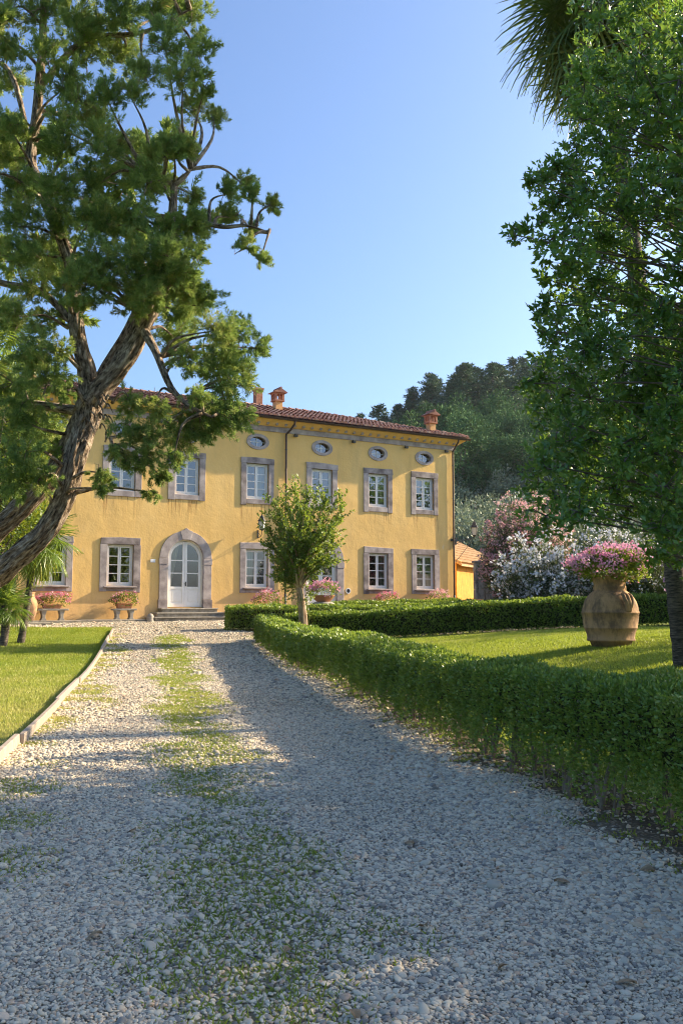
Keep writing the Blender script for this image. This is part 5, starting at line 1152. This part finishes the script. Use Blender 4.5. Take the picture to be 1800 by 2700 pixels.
# ------------------------------------------------------------------ the wooded hill
def pine(seed):
    global rng
    root = thing('pine_tree', 'tall dark pine with bare trunk on the ridge of the hill', 'tree', (0, 0, 0), 0, 'pines along the hill ridge'); tb = B(); H = 15.0
    limb(tb, [(0, 0, -1), (.1, 0, H*.3), (-.1, .1, H*.7), (0, 0, H)], [.22, .19, .13, .03], 6, 4); parts, tint = [], []
    for i in range(26):
        f = i / 25; z = H * (.42 + .58 * f); a = i * 2.4 + rng.normal() * .3; L = (3.4 - 3.1 * f) * rng.uniform(.45, 1.1); e = np.array([L * math.cos(a), L * math.sin(a), z + .3]); tb.tube([(0, 0, z - .3), tuple(e)], [.07, .03], 4)
        for t in (.45, .75, 1.0):
            c = np.array([0, 0, z - .3]) * (1 - t) + e * t; n = 30; V, T = leafclump(c, np.array([.8, .8, .42]) * (1.1 - .6 * f), n, .46, .15, .6, .5); parts.append((V, T)); tint.append(np.repeat(np.clip(.4 + rng.normal() * .15 + rng.normal(size=n) * .15, 0, 1), 2))
    tb.build('trunk', M['bark2'], root); V, T = merge(parts); trimesh('crown', V, T, M['pine'], root, np.concatenate(tint), True); return root
pines = [pine(i) for i in range(4)]
sky_pts = [(905,1115),(950,1097),(998,1075),(1015,1105),(1050,1078),(1084,1038),(1100,1075),(1125,1035),(1154,1005),(1185,1010),(1200,990),(1215,982),(1240,1000),(1270,985),(1298,976),(1318,985),(1352,950),(1377,948),(1410,950),(1450,930),(1500,920),(1560,900),(1630,880),(1700,870),(1770,860)]
k = 0
def put(proto, used, loc, rz, s, wx=1.0):
    if proto not in used: used.add(proto); proto.location = loc; proto.rotation_euler = (0, 0, rz); proto.scale = (s * wx, s * wx, s); return proto
    return copy_tree(proto, loc, rz, (s * wx, s * wx, s))
used = set()
for u, v in sky_pts:
    Y = rng.uniform(165, 190); q = at(u, v, Y); g0 = gz(q[0], q[1]); s = np.clip((q[2] - g0) / 15.0, .45, 1.5)
    put(pines[k % 4], used, (q[0], q[1], q[2] - 15.0 * s - .0), rng.uniform(0, 6), s, rng.uniform(1.3, 1.9)) if s > .45 else None; k += 1
    if u > 1030:
        for z_ in range(2):
            Y = rng.uniform(142, 165); q = at(u + rng.uniform(-18, 18), v, Y); g0 = gz(q[0], q[1]); put(pines[(k + z_) % 4], used, (q[0], q[1], g0), rng.uniform(0, 6), rng.uniform(.55, .95), rng.uniform(1.4, 2.0))
def hilltree(kind):
    nm, lab, cat, mat, grp, R_, z0, H, rr, nc, n, L = {
     'broad': ('broadleaf_tree', 'dark green broadleaf tree in the wood below the pines', 'tree', M['broad'], 'broadleaf trees on the hillside', 3.0, 1.2, 9, 1.3, 26, 170, .38),
     'olive': ('olive_tree', 'silvery grey olive tree on the lower hillside', 'tree', M['olive'], 'olive trees on the hillside', 2.3, .8, 5, .95, 22, 100, .34),
     'dry': ('dry_bush', 'yellowish dry bush at the foot of the hillside', 'bush', M['drybush'], 'dry bushes at the foot of the hill', 1.6, .2, 2.6, .6, 14, 100, .24)}[kind]
    return leafy(nm, lab, cat, (0, 0, 0), blob(nc, R_, z0, H, rr), n, L, L * .45, mat, .2, grp)
for kind, nv, spots in (('broad', 3, [(Y, u) for Y in (104, 110, 116, 122) for u in range(900, 1900, 62)]), ('olive', 3, [(Y, u) for Y in (74, 82, 90, 98, 105) for u in range(1180, 1850, 58)]), ('dry', 2, [(Y, u) for Y in (58, 63, 68) for u in range(1200, 1460, 42)])):
    pr_ = [hilltree(kind) for _ in range(nv)]; used = set()
    for i, (Y, u) in enumerate(spots):
        Y = Y + rng.uniform(-4, 4); q = at(u + rng.uniform(-22, 22), 1300, Y); put(pr_[i % nv], used, (q[0], q[1], gz(q[0], q[1])), rng.uniform(0, 6), rng.uniform(.8, 1.2))
# ------------------------------------------------------------------ the evening air between here and the hill
zt = float(G(np.linspace(-400, 400, 81)[:, None], np.linspace(-120, 420, 55)[None, :]).max()) + 24
hz = B().box(-410, 410, -130, 430, -3, zt).build('haze', bpy.data.materials.new('haze_air')); hz['kind'] = 'stuff'
hm = hz.data.materials[0]; hm.use_nodes = True; hn = hm.node_tree; hn.nodes.remove(hn.nodes['Principled BSDF'])
pv_ = hn.nodes.new('ShaderNodeVolumePrincipled'); pv_.inputs['Density'].default_value = .00013; pv_.inputs['Color'].default_value = (.80, .88, 1, 1); pv_.inputs['Anisotropy'].default_value = .2
hn.links.new(pv_.outputs[0], hn.nodes['Material Output'].inputs['Volume'])
print('tris', sum(len(m.polygons) for m in bpy.data.meshes), 'objs', len(bpy.data.objects))
